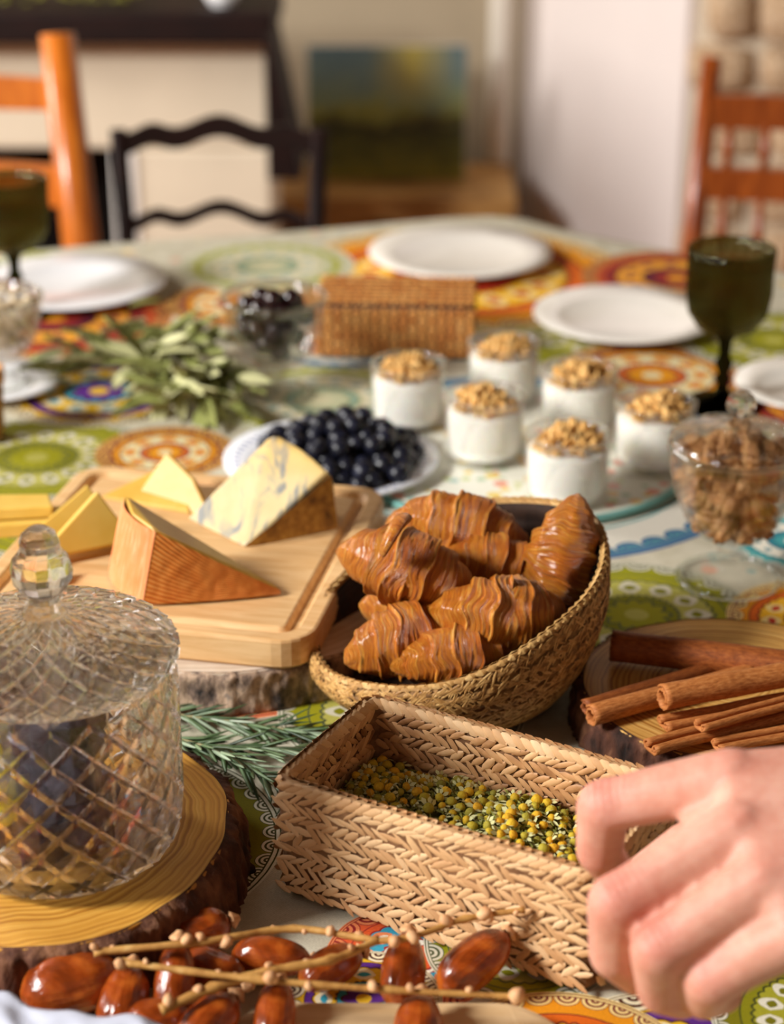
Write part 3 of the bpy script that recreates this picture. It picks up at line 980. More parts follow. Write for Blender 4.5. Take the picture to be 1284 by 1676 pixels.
# ------------------------------------------------------------------ wood slices
def wood_slice(name, label, cx, cy, rad, z0, z1, seed, m_top, m_bark, bark=0.006, flare=0.004, ex=0.07, split=0.6):
    root = empty(name, (cx, cy, z0), label, 'wood slice')
    n = 160
    th = z1 - z0

    def rr(a, z=0):
        return rad * (1 + ex * nz(math.cos(a) * 1.1 + seed, math.sin(a) * 1.1, seed * .7) + .018 * nz(math.cos(a) * 5 + seed, math.sin(a) * 5, 2.2))
    ol = [(rr(2 * PI * k / n) * math.cos(2 * PI * k / n), rr(2 * PI * k / n) * math.sin(2 * PI * k / n)) for k in range(n)]
    V, F = prism(ol, 0, th, 0.0012)
    obj('disc', V, F, m_top, root, False)
    # bark: an uneven collar with cracks
    V, F = [], []
    m = 14
    prof = [(0.0, 0.0)] + [(1.0, i / (m - 3)) for i in range(m - 2)] + [(0.0, 1.0)]
    for k in range(n * 3):
        a = 2 * PI * k / (n * 3)
        for (o_, t_) in prof:
            f = mnoise.fractal((math.cos(a) * rad * 170 + seed, math.sin(a) * rad * 170, t_ * th * 90), 1.0, 2.0, 4)
            crack = 1.0 if math.sin(a * 41 + 5 * nz(a * 6, seed)) > -.72 else split
            out = bark * (0.55 + 0.45 * f) * crack + flare * (1 - t_)
            r = rr(a) + (out * o_ if o_ else -0.0015)
            z = th * t_ + (0.0008 * f if 0 < t_ < 1 else 0)
            if o_ and t_ >= 1:
                z -= 0.0015
                r -= bark * 0.2
            V.append((r * math.cos(a), r * math.sin(a), z + (0.0004 if t_ >= 1 and not o_ else 0)))
    P_ = len(prof)
    for k in range(n * 3):
        k2 = (k + 1) % (n * 3)
        for j in range(P_ - 1):
            F.append((k * P_ + j, k2 * P_ + j, k2 * P_ + j + 1, k * P_ + j + 1))
    obj('bark', V, F, m_bark, root, True)
    return root


wood_slice('wood_slice', 'thick honey-coloured wood slice with dark bark under the crystal jar', -.176, .797, .097, TZ, .780, 2.0, M_slice_l, M_bark_dark, .007, .006)
wood_slice('wood_slice', 'pine wood slice with fine rings and dark bark under the cinnamon sticks', .187, .944, .083, TZ, .775, 5.3, M_slice_r, M_bark_dark, .005, .003)
wood_slice('wood_slice', 'pale whitish wood slice with grey mottled bark under the cutting board', -.105, 1.088, .132, TZ, .776, 8.1, M_slice_b, M_bark_birch, .003, .001, .03, 1.0)

# ------------------------------------------------------------------ cutting board
bd = empty('cutting_board', (-.1265, 1.085, .7765), 'light bamboo cutting board with juice groove and rounded corners on the pale wood slice', 'cutting board', rz=R(-11.5))
W, D, T = .210, .222, .0185
o1 = rounded_rect(W, D, .022)
n = len(o1)


def inset_rr(d):
    return rounded_rect(W - 2 * d, D - 2 * d, max(.004, .022 - d))


lo = [(inset_rr(.002), 0), (o1, .002), (o1, T - .002), (inset_rr(.0006), T - .0006), (inset_rr(.002), T), (inset_rr(.0095), T), (inset_rr(.0105), T - .0008), (inset_rr(.0125), T - .0045), (inset_rr(.0165), T - .0045), (inset_rr(.0185), T - .0012), (inset_rr(.0195), T - .0007)]
V, F = [], []
for l, z in lo:
    V += [(x, y, z) for x, y in l]
for l in range(len(lo) - 1):
    for k in range(n):
        F.append((l * n + k, l * n + (k + 1) % n, (l + 1) * n + (k + 1) % n, (l + 1) * n + k))
F += [tuple(reversed(range(n))), tuple(range((len(lo) - 1) * n, len(lo) * n))]
obj('board', V, F, M_board, bd, False)

# ------------------------------------------------------------------ cheeses
BZ = .7950
def rind_mat():
    m, t, p = newmat('orange_ridged_rind')
    v = t.coord('UV')
    sp = t.n('ShaderNodeSeparateXYZ')
    t.put(sp.inputs[0], v)
    n1 = t.noise(t.coord('Object'), 120, 4)
    zig = t.m('ADD', sp.outputs[1], t.m('MULTIPLY', t.m('PINGPONG', sp.outputs[0], 0.5), 0.55))
    w = t.m('SINE', t.m('ADD', t.m('MULTIPLY', zig, 92.0), t.m('MULTIPLY', n1, 1.2)))
    f = t.m('ADD', t.m('MULTIPLY', w, 0.22), t.m('ADD', 0.22, t.m('MULTIPLY', n1, 0.55)))
    t.put(p.inputs['Base Color'], t.ramp(f, [(0.2, rgba((184, 88, 18))), (0.5, rgba((226, 130, 40))), (0.8, rgba((244, 176, 96)))]))
    p.inputs['Roughness'].default_value = 0.5
    t.put(p.inputs['Normal'], t.bump(w, 0.55, 0.0012))
    return m


def rind2_mat():
    m, t, p = newmat('orange_streaked_rind')
    n1 = t.noise(t.coord('UV', (60, 2, 1)), 1.0, 4, 0.6, 0.7)
    t.put(p.inputs['Base Color'], t.ramp(n1, [(0.3, rgba((226, 122, 60))), (0.55, rgba((238, 152, 96))), (0.75, rgba((248, 204, 172)))]))
    p.inputs['Roughness'].default_value = 0.45
    t.put(p.inputs['Normal'], t.bump(n1, 0.5, 0.0012))
    return m


def face_patch(name, P00, P10, P11, P01, mat, parent, nu=24, nv=16, bulge=0.0, nrm=None, amp=0.0004):
    """a curved patch over four corners"""
    P00, P10, P11, P01 = map(Vector, (P00, P10, P11, P01))
    nrm = nrm or (P10 - P00).cross(P01 - P00).normalized()
    V, F, UV = [], [], []
    for j in range(nv + 1):
        for i in range(nu + 1):
            u, v = i / nu, j / nv
            q = (P00 * (1 - u) + P10 * u) * (1 - v) + (P01 * (1 - u) + P11 * u) * v
            edge = min(1, 12 * min(u, 1 - u, v, 1 - v))
            q = q + nrm * (bulge * 4 * u * (1 - u) + amp * edge * nz(q.x * 180, q.y * 180, q.z * 180))
            V.append(q)
            UV.append((u, v))
    for j in range(nv):
        for i in range(nu):
            b = j * (nu + 1) + i
            F.append((b, b + 1, b + nu + 2, b + nu + 1))
    return obj(name, V, F, mat, parent, True, uv=UV)


def solid_from_hull(name, pts, mat, parent, bev=0.0015, seg=2, tess=0.0):
    bm = bmesh.new()
    for p in pts:
        bm.verts.new(p)
    bmesh.ops.convex_hull(bm, input=bm.verts)
    bmesh.ops.dissolve_limit(bm, angle_limit=R(4), verts=bm.verts, edges=bm.edges)
    if bev:
        bmesh.ops.bevel(bm, geom=list(bm.edges), offset=bev, segments=seg, affect='EDGES', profile=.5)
    return bmobj(name, bm, mat, parent, smooth=False)


M_paste = noisy('pale_yellow_cheese', [(0.3, (206, 158, 62)), (0.6, (222, 182, 88)), (0.8, (230, 198, 116))], 40, 4, 0.4, bump=0.15, sss=0.3)
M_butter = noisy('butter_yellow_cheese', [(0.3, (222, 180, 76)), (0.7, (234, 200, 104))], 30, 3, 0.4, bump=0.1, sss=0.3)
oc = empty('cheese_wedge', (-.12, 1.02, BZ), 'wedge of yellow cheese with ridged orange rind at the front of the board', 'cheese')
b = Vector((-.12, 1.02, BZ))
A, Bq, Tq = Vector((-.1420, 1.003, BZ)), Vector((-.1675, 1.050, BZ)), Vector((-.0640, 1.0165, BZ))
A2, B2, T2 = Vector((-.1325, 1.005, .8405)), Vector((-.1550, 1.040, .8480)), Vector((-.0640, 1.0168, BZ + .0035))
solid_from_hull('paste', [q - b for q in (A, Bq, Tq, A2, B2, T2, (A + Bq) / 2 + Vector((-.005, -.002, 0)), (A2 + B2) / 2 + Vector((-.005, -.002, .001)), (Tq + Bq) / 2 + Vector((.003, .01, 0)))], M_paste, oc, .0012)
off = Vector((-.0010, -.0030, 0)) * .5
face_patch('rind', A - b + off + Vector((0, 0, .001)), Tq - b + off + Vector((0, 0, .001)), T2 - b + off, A2 - b + off, rind_mat(), oc, 60, 30, .002, Vector((.2, -1, .1)).normalized())
off2 = Vector((-.0012, -.0006, 0))
face_patch('end_rind', Bq - b + off2 + Vector((0, 0, .001)), A - b + off2 + Vector((0, 0, .001)), A2 - b + off2, B2 - b + off2, rind2_mat(), oc, 40, 30, .006, Vector((-.9, -.4, .1)).normalized())


def blue_mat():
    m, t, p = newmat('blue_veined_paste')
    v = t.coord('Object')
    st = t.coord('Object', (1.0, .35, .35), (0, 0, R(38)))
    n1 = t.noise(st, 70, 5, 0.6, 1.4)
    n2 = t.noise(v, 26, 3)
    vein = t.m('MULTIPLY', t.ramp(n1, [(0.48, (0, 0, 0, 1)), (0.58, (1, 1, 1, 1))]), t.ramp(n2, [(0.36, (0, 0, 0, 1)), (0.54, (1, 1, 1, 1))]))
    sp = t.n('ShaderNodeSeparateXYZ')
    t.put(sp.inputs[0], v)
    base = t.ramp(t.noise(v, 40, 4), [(0.3, rgba((198, 178, 128))), (0.7, rgba((214, 196, 148)))])
    base = t.mix(t.ramp(t.m('ADD', sp.outputs[2], t.m('MULTIPLY', n2, 0.01)), [(0.036, (0, 0, 0, 1)), (0.056, (.8, .8, .8, 1))]), base, rgba((226, 180, 72)))
    c = t.mix(t.m('MULTIPLY', vein, 0.8), base, rgba((104, 116, 128)))
    t.put(p.inputs['Base Color'], c)
    p.inputs['Roughness'].default_value = 0.45
    p.inputs['Subsurface Weight'].default_value = 0.2
    p.inputs['Subsurface Radius'].default_value = (.004, .003, .002)
    p.inputs['Subsurface Scale'].default_value = 1.0
    t.put(p.inputs['Normal'], t.bump(t.m('ADD', n1, n2), 0.3, 0.001))
    return m


bc = empty('blue_cheese_wedge', (-.085, 1.11, BZ), 'tall wedge of cream blue-veined cheese with brown rind behind the orange-rind wedge', 'cheese')
b = Vector((-.085, 1.11, BZ))
f1, f2, h2 = Vector((-.1300, 1.124, BZ)), Vector((-.0905, 1.081, BZ)), Vector((-.0340, 1.109, BZ))
g1, g2, g3 = Vector((-.0770, 1.146, .8425)), Vector((-.0400, 1.107, .8350)), Vector((-.0352, 1.109, .827))
h1 = Vector((-.070, 1.156, BZ))
solid_from_hull('paste', [q - b for q in (f1, f2, h2, h1, g1, g2, g3, g1 + Vector((.006, .004, -.002)), (g1 + g2) / 2 + Vector((.003, .002, .0015)))], blue_mat(), bc, .0018)
M_brind = noisy('brown_mottled_rind', [(0.3, (98, 66, 30)), (0.5, (162, 118, 52)), (0.72, (206, 166, 84))], 120, 5, 0.6, bump=0.5)
o_ = Vector((.0006, -.0016, 0))
def quad_rind():
    return face_patch('rind', f2 - b + o_ + Vector((0, 0, .001)), h2 - b + o_ + Vector((0, 0, .001)), g2 + Vector((.002, 0, -.003)) - b + o_, f2 - b + o_ + Vector((.001, 0, .0025)), M_brind, bc, 30, 20, .0012, Vector((.45, -.9, .1)).normalized())


quad_rind()

# slices and crumbs
def slab(name, label, cat, loc, tri, th, rot, mat, group=None, rind=None):
    bm = bmesh.new()
    v0 = [bm.verts.new((x, y, 0)) for x, y in tri]
    f = bm.faces.new(v0)
    ex = bmesh.ops.extrude_face_region(bm, geom=[f])
    bmesh.ops.translate(bm, vec=(0, 0, th), verts=[v for v in ex['geom'] if isinstance(v, bmesh.types.BMVert)])
    bmesh.ops.recalc_face_normals(bm, faces=bm.faces)
    bmesh.ops.bevel(bm, geom=list(bm.edges), offset=min(.0012, th * .25), segments=2, affect='EDGES', profile=.5)
    o = bmobj(name, bm, mat, None, loc=loc, rot=rot)
    return tag(o, label, cat, group)


tri_a = [(-.030, -.012), (.032, -.004), (.010, .026), (-.010, .028)]
slab('cheese_slice', 'curved pale cheese slice with whitish rind leaning between the two wedges', 'cheese', (-.152, 1.158, BZ + .0005), [(-.036, -.010), (.030, -.016), (.022, .012), (-.004, .020)], .006, (R(24), R(-3), R(-18)), M_paste)
slab('cheese_slice', 'pale cheese slice propped behind the orange wedge, its pointed tip upward', 'cheese', (-.134, 1.150, BZ + .004), [(-.030, -.010), (.030, -.010), (.006, .012), (-.020, .024)], .006, (R(52), R(2), R(-30)), M_paste)
slab('cheese_slice', 'thick butter-yellow triangular cheese slice beside the orange rind, standing upright', 'cheese', (-.187, 1.073, BZ + .0005), [(-.034, 0), (.030, 0), (.014, .034)], .011, (R(60), 0, R(28)), M_butter)
slab('cheese_slice', 'butter-yellow cheese slice leaning behind the thick triangular slice', 'cheese', (-.198, 1.094, BZ + .0005), [(-.034, 0), (.028, 0), (.016, .030)], .008, (R(52), 0, R(24)), M_butter)
slab('cheese_slice', 'yellow cheese slice lying flat at the board edge, lowest of the stacked pair', 'cheese', (-.235, 1.108, BZ + .0005), [(-.045, -.016), (.036, -.012), (.030, .012), (-.045, .016)], .009, (0, 0, R(8)), M_butter)
slab('cheese_slice', 'yellow cheese slice lying on top of the other flat slice at the board edge', 'cheese', (-.240, 1.110, BZ + .0102), [(-.045, -.014), (.030, -.010), (.026, .010), (-.045, .014)], .008, (0, 0, R(5)), M_butter)
slab('cheese_slice', 'thin whitish cheese sliver lying on the board behind the jar knob', 'cheese', (-.212, 1.050, BZ + .0005), [(-.014, -.006), (.012, -.004), (.004, .010)], .006, (0, 0, R(30)), plain('white_cheese', (244, 234, 200), .5, sss=.2))
slab('cheese_slice', 'small white cheese crumb at the foot of the thick triangular slice', 'cheese', (-.196, 1.036, BZ + .0005), [(-.008, -.004), (.007, -.003), (.001, .008)], .006, (0, 0, R(70)), bpy.data.materials['white_cheese'])

# ------------------------------------------------------------------ crystal jar
JX, JY, JZ = -.1555, .781, .7805
jar = empty('crystal_jar', (JX, JY, JZ), 'cut crystal jar with diamond facets and knobbed lid on the honey wood slice', 'jar')
NC = 20          # diamonds round the jar


def cut_shell(N, levels, inner, groove, name, mat, parent):
    """levels [(r, z)]: lattice rows; every diamond between four groove points carries a raised, bevelled plate"""
    V, F = [], []
    M2 = 2 * N
    for j, (r, z) in enumerate(levels):
        for i in range(M2):
            a = PI * i / N
            V.append(((r - groove) * math.cos(a), (r - groove) * math.sin(a), z))
    L = len(levels)
    for j in range(L):
        for i in range(M2):
            if (i + j) % 2 == 0:
                continue
            le, ri = j * M2 + (i - 1) % M2, j * M2 + (i + 1) % M2
            up, dn = (j + 1) * M2 + i, (j - 1) * M2 + i
            c = j * M2 + i
            if j == 0:
                F.append((le, c, ri, up))
            elif j == L - 1:
                F.append((le, dn, ri, c))
            else:
                r, z = levels[j]
                a = PI * i / N
                P_ = Vector((r * math.cos(a), r * math.sin(a), z))
                b = len(V)
                for q in (dn, ri, up, le):
                    Q = Vector(V[q])
                    k = P_.lerp(Q, .74)
                    rad = math.hypot(k.x, k.y)
                    t_ = .74
                    want = (r + groove * .2) * (1 - t_) + math.hypot(Q.x, Q.y) * t_ + groove * (.2 + t_ * .9)
                    V.append((k.x * want / rad, k.y * want / rad, k.z + (groove * .5 if abs(levels[j][0] - levels[j - 1][0]) > .004 else 0)))
                F.append((b, b + 1, b + 2, b + 3))
                o4 = (dn, ri, up, le)
                for q in range(4):
                    F.append((o4[q], o4[(q + 1) % 4], b + (q + 1) % 4, b + q))
    # inner skin and closing
    st = len(V)
    rows = [levels[-1]] + inner
    base = (L - 1) * M2
    prev = list(range(base, base + M2))
    for (r, z) in inner:
        if r < 1e-6:
            V.append((0, 0, z))
            c = len(V) - 1
            for i in range(M2):
                F.append((prev[i], prev[(i + 1) % M2], c))
            prev = None
        else:
            ids = []
            for i in range(M2):
                a = PI * i / N
                ids.append(len(V))
                V.append((r * math.cos(a), r * math.sin(a), z))
            for i in range(M2):
                i2 = (i + 1) % M2
                F.append((prev[i], prev[i2], ids[i2], ids[i]))
            prev = ids
    V.append((0, 0, levels[0][1]))
    for i in range(M2):
        F.append((i, len(V) - 1, (i + 1) % M2))
    return obj(name, V, F, mat, parent, False)


lev = [(.0455, .0), (.0525, .0045), (.0560, .0125), (.0572, .0215)] + [(.0578, .0215 + .0090 * k) for k in range(1, 7)] + [(.0578, .0855), (.0574, .0935)]
cut_shell(NC, lev, [(.0560, .0975), (.0532, .0975), (.0528, .060), (.0522, .022), (.0480, .0095), (0, .0088)], .0019, 'jar_body', M_crystal, jar)
# lid: scalloped lip, faceted dome, knob
lid = empty('lid', (0, 0, .0985), None, None)
lid.parent = jar
lp = [(.0586, .0), (.0594, .0035), (.0590, .0075), (.0545, .0105), (.0470, .0140), (.0390, .0170), (.0310, .0196), (.0230, .0218), (.0150, .0234), (.0095, .0244)]
cut_shell(26, lp, [(.006, .0250), (0, .0250)], .0010, 'dome', M_crystal, lid)
kp = [(0, .0235), (.0105, .0235), (.0085, .0265), (.0068, .0300), (.0072, .0330), (.0105, .0362), (.0135, .0410), (.0141, .0455), (.0128, .0505), (.0100, .0540), (.0090, .0560), (.0092, .0590), (.0076, .0630), (.0045, .0655), (0, .0665)]
V, F = lathe(kp, 12)
obj('knob', V, F, M_crystal, lid, False)
# what the jar holds: dark dried plums and yellow petals
M_plum = noisy('dried_plum', [(0.3, (36, 20, 28)), (0.6, (70, 44, 56)), (0.8, (126, 96, 112))], 70, 4, 0.35, bump=0.4)


def lump(seed, r, sx=1, sy=1, sz=1, rough=.16, sub=2):
    bm = bmesh.new()
    bmesh.ops.create_icosphere(bm, subdivisions=sub, radius=1)
    for v in bm.verts:
        d = v.co.normalized()
        k = 1 + rough * nz(d.x * 1.6 + seed, d.y * 1.6, d.z * 1.6) + rough * .6 * nz(d.x * 4, d.y * 4 + seed, d.z * 4)
        v.co = Vector((d.x * sx, d.y * sy, d.z * sz)) * r * k
    return bm


rj = random.Random(5)
plum0 = bmobj('dried_plum', lump(3, .0145, 1.15, .95, .85, .3, 3), M_plum, None, True)
spots = [(-.004, -.026, .0245), (.016, -.022, .030), (-.022, -.018, .0245), (.012, .006, .0245), (-.008, -.004, .025), (-.026, .008, .0245), (.0, .028, .0245),
         (.010, -.022, .052), (-.006, -.026, .046), (-.016, -.008, .046), (.006, .012, .047), (-.020, .018, .046), (.000, -.020, .068), (.010, .002, .068), (-.014, .006, .068)]
for i, (x, y, z) in enumerate(spots):
    o = plum0 if i == 0 else plum0.copy()
    if i:
        C.objects.link(o)
    o.location = (JX + x, JY + y, JZ + z - .001)
    o.rotation_euler = (rj.uniform(0, 6), rj.uniform(0, 6), rj.uniform(0, 6))
    tag(o, 'dark purple dried plum inside the crystal jar', 'dried fruit', 'dried plums in the crystal jar')
M_yel = plain('yellow_petal', (250, 226, 10), .5, var=.08)
pet0 = bmobj('yellow_flower', lump(9, .0078, 1, .8, .7, .5, 2), M_yel, None, True)
for i, (x, y, z) in enumerate([(-.030, -.032, .050), (-.020, -.040, .058), (-.028, -.034, .066), (-.032, -.030, .036), (-.018, -.041, .044), (-.022, -.038, .076), (-.036, -.024, .058)]):
    o = pet0 if i == 0 else pet0.copy()
    if i:
        C.objects.link(o)
    o.location = (JX + x, JY + y, JZ + z)
    o.rotation_euler = (rj.uniform(0, 6), rj.uniform(0, 6), rj.uniform(0, 6))
    tag(o, 'bright yellow dried flower showing through the facets of the crystal jar', 'flower', 'yellow flowers in the crystal jar')
# ------------------------------------------------------------------ woven work
def strand_template(h=.28):
    V, F = [], []
    for x, w in ((-.5, .25), (-.22, .95), (.22, .95), (.5, .25)):
        V += [(x, -w / 2, 0), (x, 0, h * (.5 + .5 * w)), (x, w / 2, 0)]
    for s in range(3):
        for k in range(2):
            b = s * 3 + k
            F.append((b, b + 3, b + 4, b + 1))
    return V, F


ST_V, ST_F = strand_template()


def strand_mat4(p, tdir, nrm, ang, L, Wd):
    t = Vector(tdir).normalized()
    n_ = Vector(nrm).normalized()
    t = (t - n_ * t.dot(n_)).normalized()
    s = n_.cross(t)
    x = t * math.cos(ang) + s * math.sin(ang)
    y = n_.cross(x)
    M_ = Matrix((x * L, y * Wd, n_ * Wd)).transposed().to_4x4()
    M_.translation = p
    return M_


def strands_mesh(name, mats, mat, parent):
    V, F = [], []
    for m_ in mats:
        b = len(V)
        V += [m_ @ Vector(v) for v in ST_V]
        F += [tuple(i + b for i in f) for f in ST_F]
    o = obj(name, V, F, mat, parent, True)
    o['kind'] = 'stuff'
    return o


def strand_parts(name, mats, mat, parent):
    me = None
    for m_ in mats:
        if me is None:
            o = obj(name, ST_V, ST_F, mat, parent, True)
            me = o.data
        else:
            o = bpy.data.objects.new(name, me)
            C.objects.link(o)
            o.parent = parent
        o.matrix_local = m_


# round bowl of stitched seagrass coils, its rim dipping to the left
BX, BY, BZ0 = .0365, .985, TZ + .0008
bw = empty('round_basket', (BX, BY, BZ0), 'round coiled seagrass bowl, its rim raised on the right, full of croissants', 'basket')


def rim_z(a):
    return .0625 + .0290 * math.cos(a - .12) + .0085 * math.sin(a) + .0012 * math.sin(5 * a)


def bowl_pt(a, t, off=0.0):
    r = .050 + (.0845 - .050) * math.sin(min(t, 1) * PI / 2) ** .85 + off
    r -= .003 * max(0, t - .75) / .25
    return Vector((r * math.cos(a), r * math.sin(a), rim_z(a) * (.02 + .98 * t ** 1.25)))


na, nt = 300, 90
V, F = [], []
NCOIL = 9
for j in range(nt + 1):
    t_ = j / nt
    for i in range(na):
        a = 2 * PI * i / na
        coil = abs(math.sin(PI * NCOIL * t_))
        st = .5 + .5 * math.sin(a * 70 + t_ * NCOIL * 2.2 + 1.5 * nz(a * 6, t_ * 9))
        off = .0022 * coil ** .6 + .0009 * st * coil + .0006 * nz(a * 20, t_ * 30)
        V.append(bowl_pt(a, t_, off))
for j in range(nt):
    for i in range(na):
        i2 = (i + 1) % na
        F.append((j * na + i, j * na + i2, (j + 1) * na + i2, (j + 1) * na + i))
F.append(tuple(reversed(range(na))))
obj('coils', V, F, M_straw_gap, bw)
# inner face, in the darkened straw that carries the bowl's shade
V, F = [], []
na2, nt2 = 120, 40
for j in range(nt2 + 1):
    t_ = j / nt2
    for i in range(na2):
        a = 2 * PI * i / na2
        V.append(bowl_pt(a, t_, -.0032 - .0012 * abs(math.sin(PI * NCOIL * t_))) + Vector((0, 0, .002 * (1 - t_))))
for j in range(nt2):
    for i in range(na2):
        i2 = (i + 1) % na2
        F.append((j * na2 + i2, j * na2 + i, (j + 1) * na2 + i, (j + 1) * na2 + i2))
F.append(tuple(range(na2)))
obj('lining', V, F, M_straw_shade, bw)
rb = random.Random(21)
mats = []
for k in range(4200):
    a = rb.uniform(-PI, PI) if k % 4 else rb.uniform(-2.6, .5)
    t_ = (rb.randrange(NCOIL) + rb.uniform(.2, .8)) / NCOIL
    p = bowl_pt(a, t_, .0024)
    da = bowl_pt(a + .01, t_, .0024) - p
    dt = bowl_pt(a, t_ + .01, .0024) - p
    mats.append(strand_mat4(p, da, da.cross(dt), rb.choice((.65, .65, -.75, .2)) + rb.gauss(0, .2), rb.uniform(.006, .0105), rb.uniform(.0010, .0019)))
strands_mesh('straw', mats, M_straw, bw)
mats = []
NW = 92
for k in range(NW):
    a = 2 * PI * k / NW
    p = bowl_pt(a, 1.0, -.0004)
    da = (bowl_pt(a + .02, 1.0) - bowl_pt(a - .02, 1.0)).normalized()
    out = Vector((math.cos(a), math.sin(a), 0))
    for nrm, ang in ((Vector((0, 0, 1)) + out * .35, .5), (out + Vector((0, 0, -.1)), .5), (-out + Vector((0, 0, .4)), -.5)):
        q = p + nrm.normalized() * .0010
        mats.append(strand_mat4(q, da, nrm, ang + rb.gauss(0, .06), .0094, .0048))
strand_parts('rim_wrap', mats, M_straw, bw)

# long rectangular basket
rk = empty('rectangular_basket', (.039, .784, TZ + .0008), 'rectangular woven basket half full of dried chamomile in front of the bread bowl', 'basket', rz=R(-29))
RL, RW, RH, RT = .166, .093, .0625, .0055
# walls of a soft-cornered tray
def rr_loop(d, z, r=.010):
    return [(x, y, z) for x, y in rounded_rect(RL - 2 * d, RW - 2 * d, max(.003, r - d), 5)]


lo = [rr_loop(.004, 0), rr_loop(.001, .004), rr_loop(0.0, .03), rr_loop(-.001, RH - .003), rr_loop(RT * .4, RH), rr_loop(RT, RH - .003), rr_loop(RT, .03), rr_loop(RT + .002, .005)]
V, F = join([])
for l in lo:
    V += l
n = len(lo[0])
for l in range(len(lo) - 1):
    for k in range(n):
        F.append((l * n + k, l * n + (k + 1) % n, (l + 1) * n + (k + 1) % n, (l + 1) * n + k))
F += [tuple(reversed(range(n))), tuple(range((len(lo) - 1) * n, len(lo) * n))]
obj('wall', V, F, M_reed_dk, rk, False)
rr_ = random.Random(8)


def face_strands(p0, udir, nrm, ulen, rows, cols, h0=.003, h1=RH - .002):
    res = []
    for i in range(rows):
        for j in range(cols):
            u = (j + .5 + (.5 if i % 2 else 0)) / (cols + .5)
            z = h0 + (h1 - h0) * (i + .5) / rows
            p = Vector(p0) + Vector(udir) * (ulen * (u - .5)) + Vector((0, 0, z)) + Vector(nrm) * .0006
            ang = (.55 if i % 2 else -.55) + rr_.gauss(0, .17)
            res.append(strand_mat4(p, udir, nrm, ang, ulen / cols * 1.9 * rr_.uniform(.8, 1.2), (h1 - h0) / rows * .66 * rr_.uniform(.7, 1.2)))
    return res


near = face_strands((0, -RW / 2, 0), (1, 0, 0), (0, -1, 0), RL - .004, 10, 27)
strand_parts('reed', near, M_reed, rk)
rest = face_strands((-RL / 2, 0, 0), (0, -1, 0), (-1, 0, 0), RW - .006, 10, 15) + face_strands((0, RW / 2 - RT, 0), (1, 0, 0), (0, -1, 0), RL - .014, 10, 26) \
    + face_strands((-RL / 2 + RT, 0, 0), (0, 1, 0), (1, 0, 0), RW - .014, 10, 15) + face_strands((RL / 2, 0, 0), (0, 1, 0), (1, 0, 0), RW - .006, 8, 12) \
    + face_strands((RL / 2 - RT, 0, 0), (0, 1, 0), (-1, 0, 0), RW - .014, 10, 15) + face_strands((0, RW / 2, 0), (-1, 0, 0), (0, 1, 0), RL - .004, 8, 22)
strands_mesh('woven_reeds', rest, M_reed, rk)
loop = rr_loop(RT * .45, RH - .0008)
pts = []
for k in range(n):
    a, b = Vector(loop[k]), Vector(loop[(k + 1) % n])
    m_ = max(1, int((b - a).length / .0026))
    for i in range(m_):
        pts.append((a.lerp(b, i / m_), b - a))
mats = []
step = max(1, len(pts) // 84)
for i in range(0, len(pts), step):
    p, d = pts[i]
    if d.length < 1e-6:
        continue
    out = Vector((d.y, -d.x, 0)).normalized()
    for nrm, ang, sh in ((Vector((0, 0, 1)), .5, .0012), (out + Vector((0, 0, .2)), .5, .0030), (-out + Vector((0, 0, .3)), -.5, .0030)):
        mats.append(strand_mat4(p + nrm.normalized() * sh, d, nrm, ang + rr_.gauss(0, .10), .0100, .0046))
strand_parts('rim_wrap', mats, M_reed, rk)

# brown rattan box turned over behind the cherries
wb_ = empty('rattan_box', (.004, 1.588, TZ + .0005), 'brown rattan box lying closed on the cloth behind the yogurt glasses', 'box', rz=R(-3))
bx_l, bx_w, bx_h = .134, .082, .048
lo = [[(x, y, z) for x, y in rounded_rect(bx_l - 2 * d, bx_w - 2 * d, .008, 4)] for d, z in ((.003, 0), (0, .004), (0, bx_h - .005), (.004, bx_h))]
V, F = [], []
for l in lo:
    V += l
n = len(lo[0])
for l in range(len(lo) - 1):
    for k in range(n):
        F.append((l * n + k, l * n + (k + 1) % n, (l + 1) * n + (k + 1) % n, (l + 1) * n + k))
F += [tuple(reversed(range(n))), tuple(range(3 * n, 4 * n))]
obj('wall', V, F, M_brown_gap, wb_, False)
mats = []
for i in range(6):
    for j in range(17):
        u, z = (j + .5) / 17, .003 + (i + .5) * (bx_h - .006) / 6
        mats.append(strand_mat4(Vector((bx_l * (u - .5), -bx_w / 2 - .0002, z)), (1, 0, 0), (0, -1, 0), 0 if (i + j) % 2 else PI / 2, .0086, .0052))
for i in range(8):
    for j in range(17):
        u, v = (j + .5) / 17, (i + .5) / 8
        mats.append(strand_mat4(Vector((bx_l * (u - .5), bx_w * (v - .5), bx_h)), (1, 0, 0), (0, 0, 1), 0 if (i + j) % 2 else PI / 2, .0095, .0056))
strand_parts('rattan_strip', mats, M_brownweave, wb_)

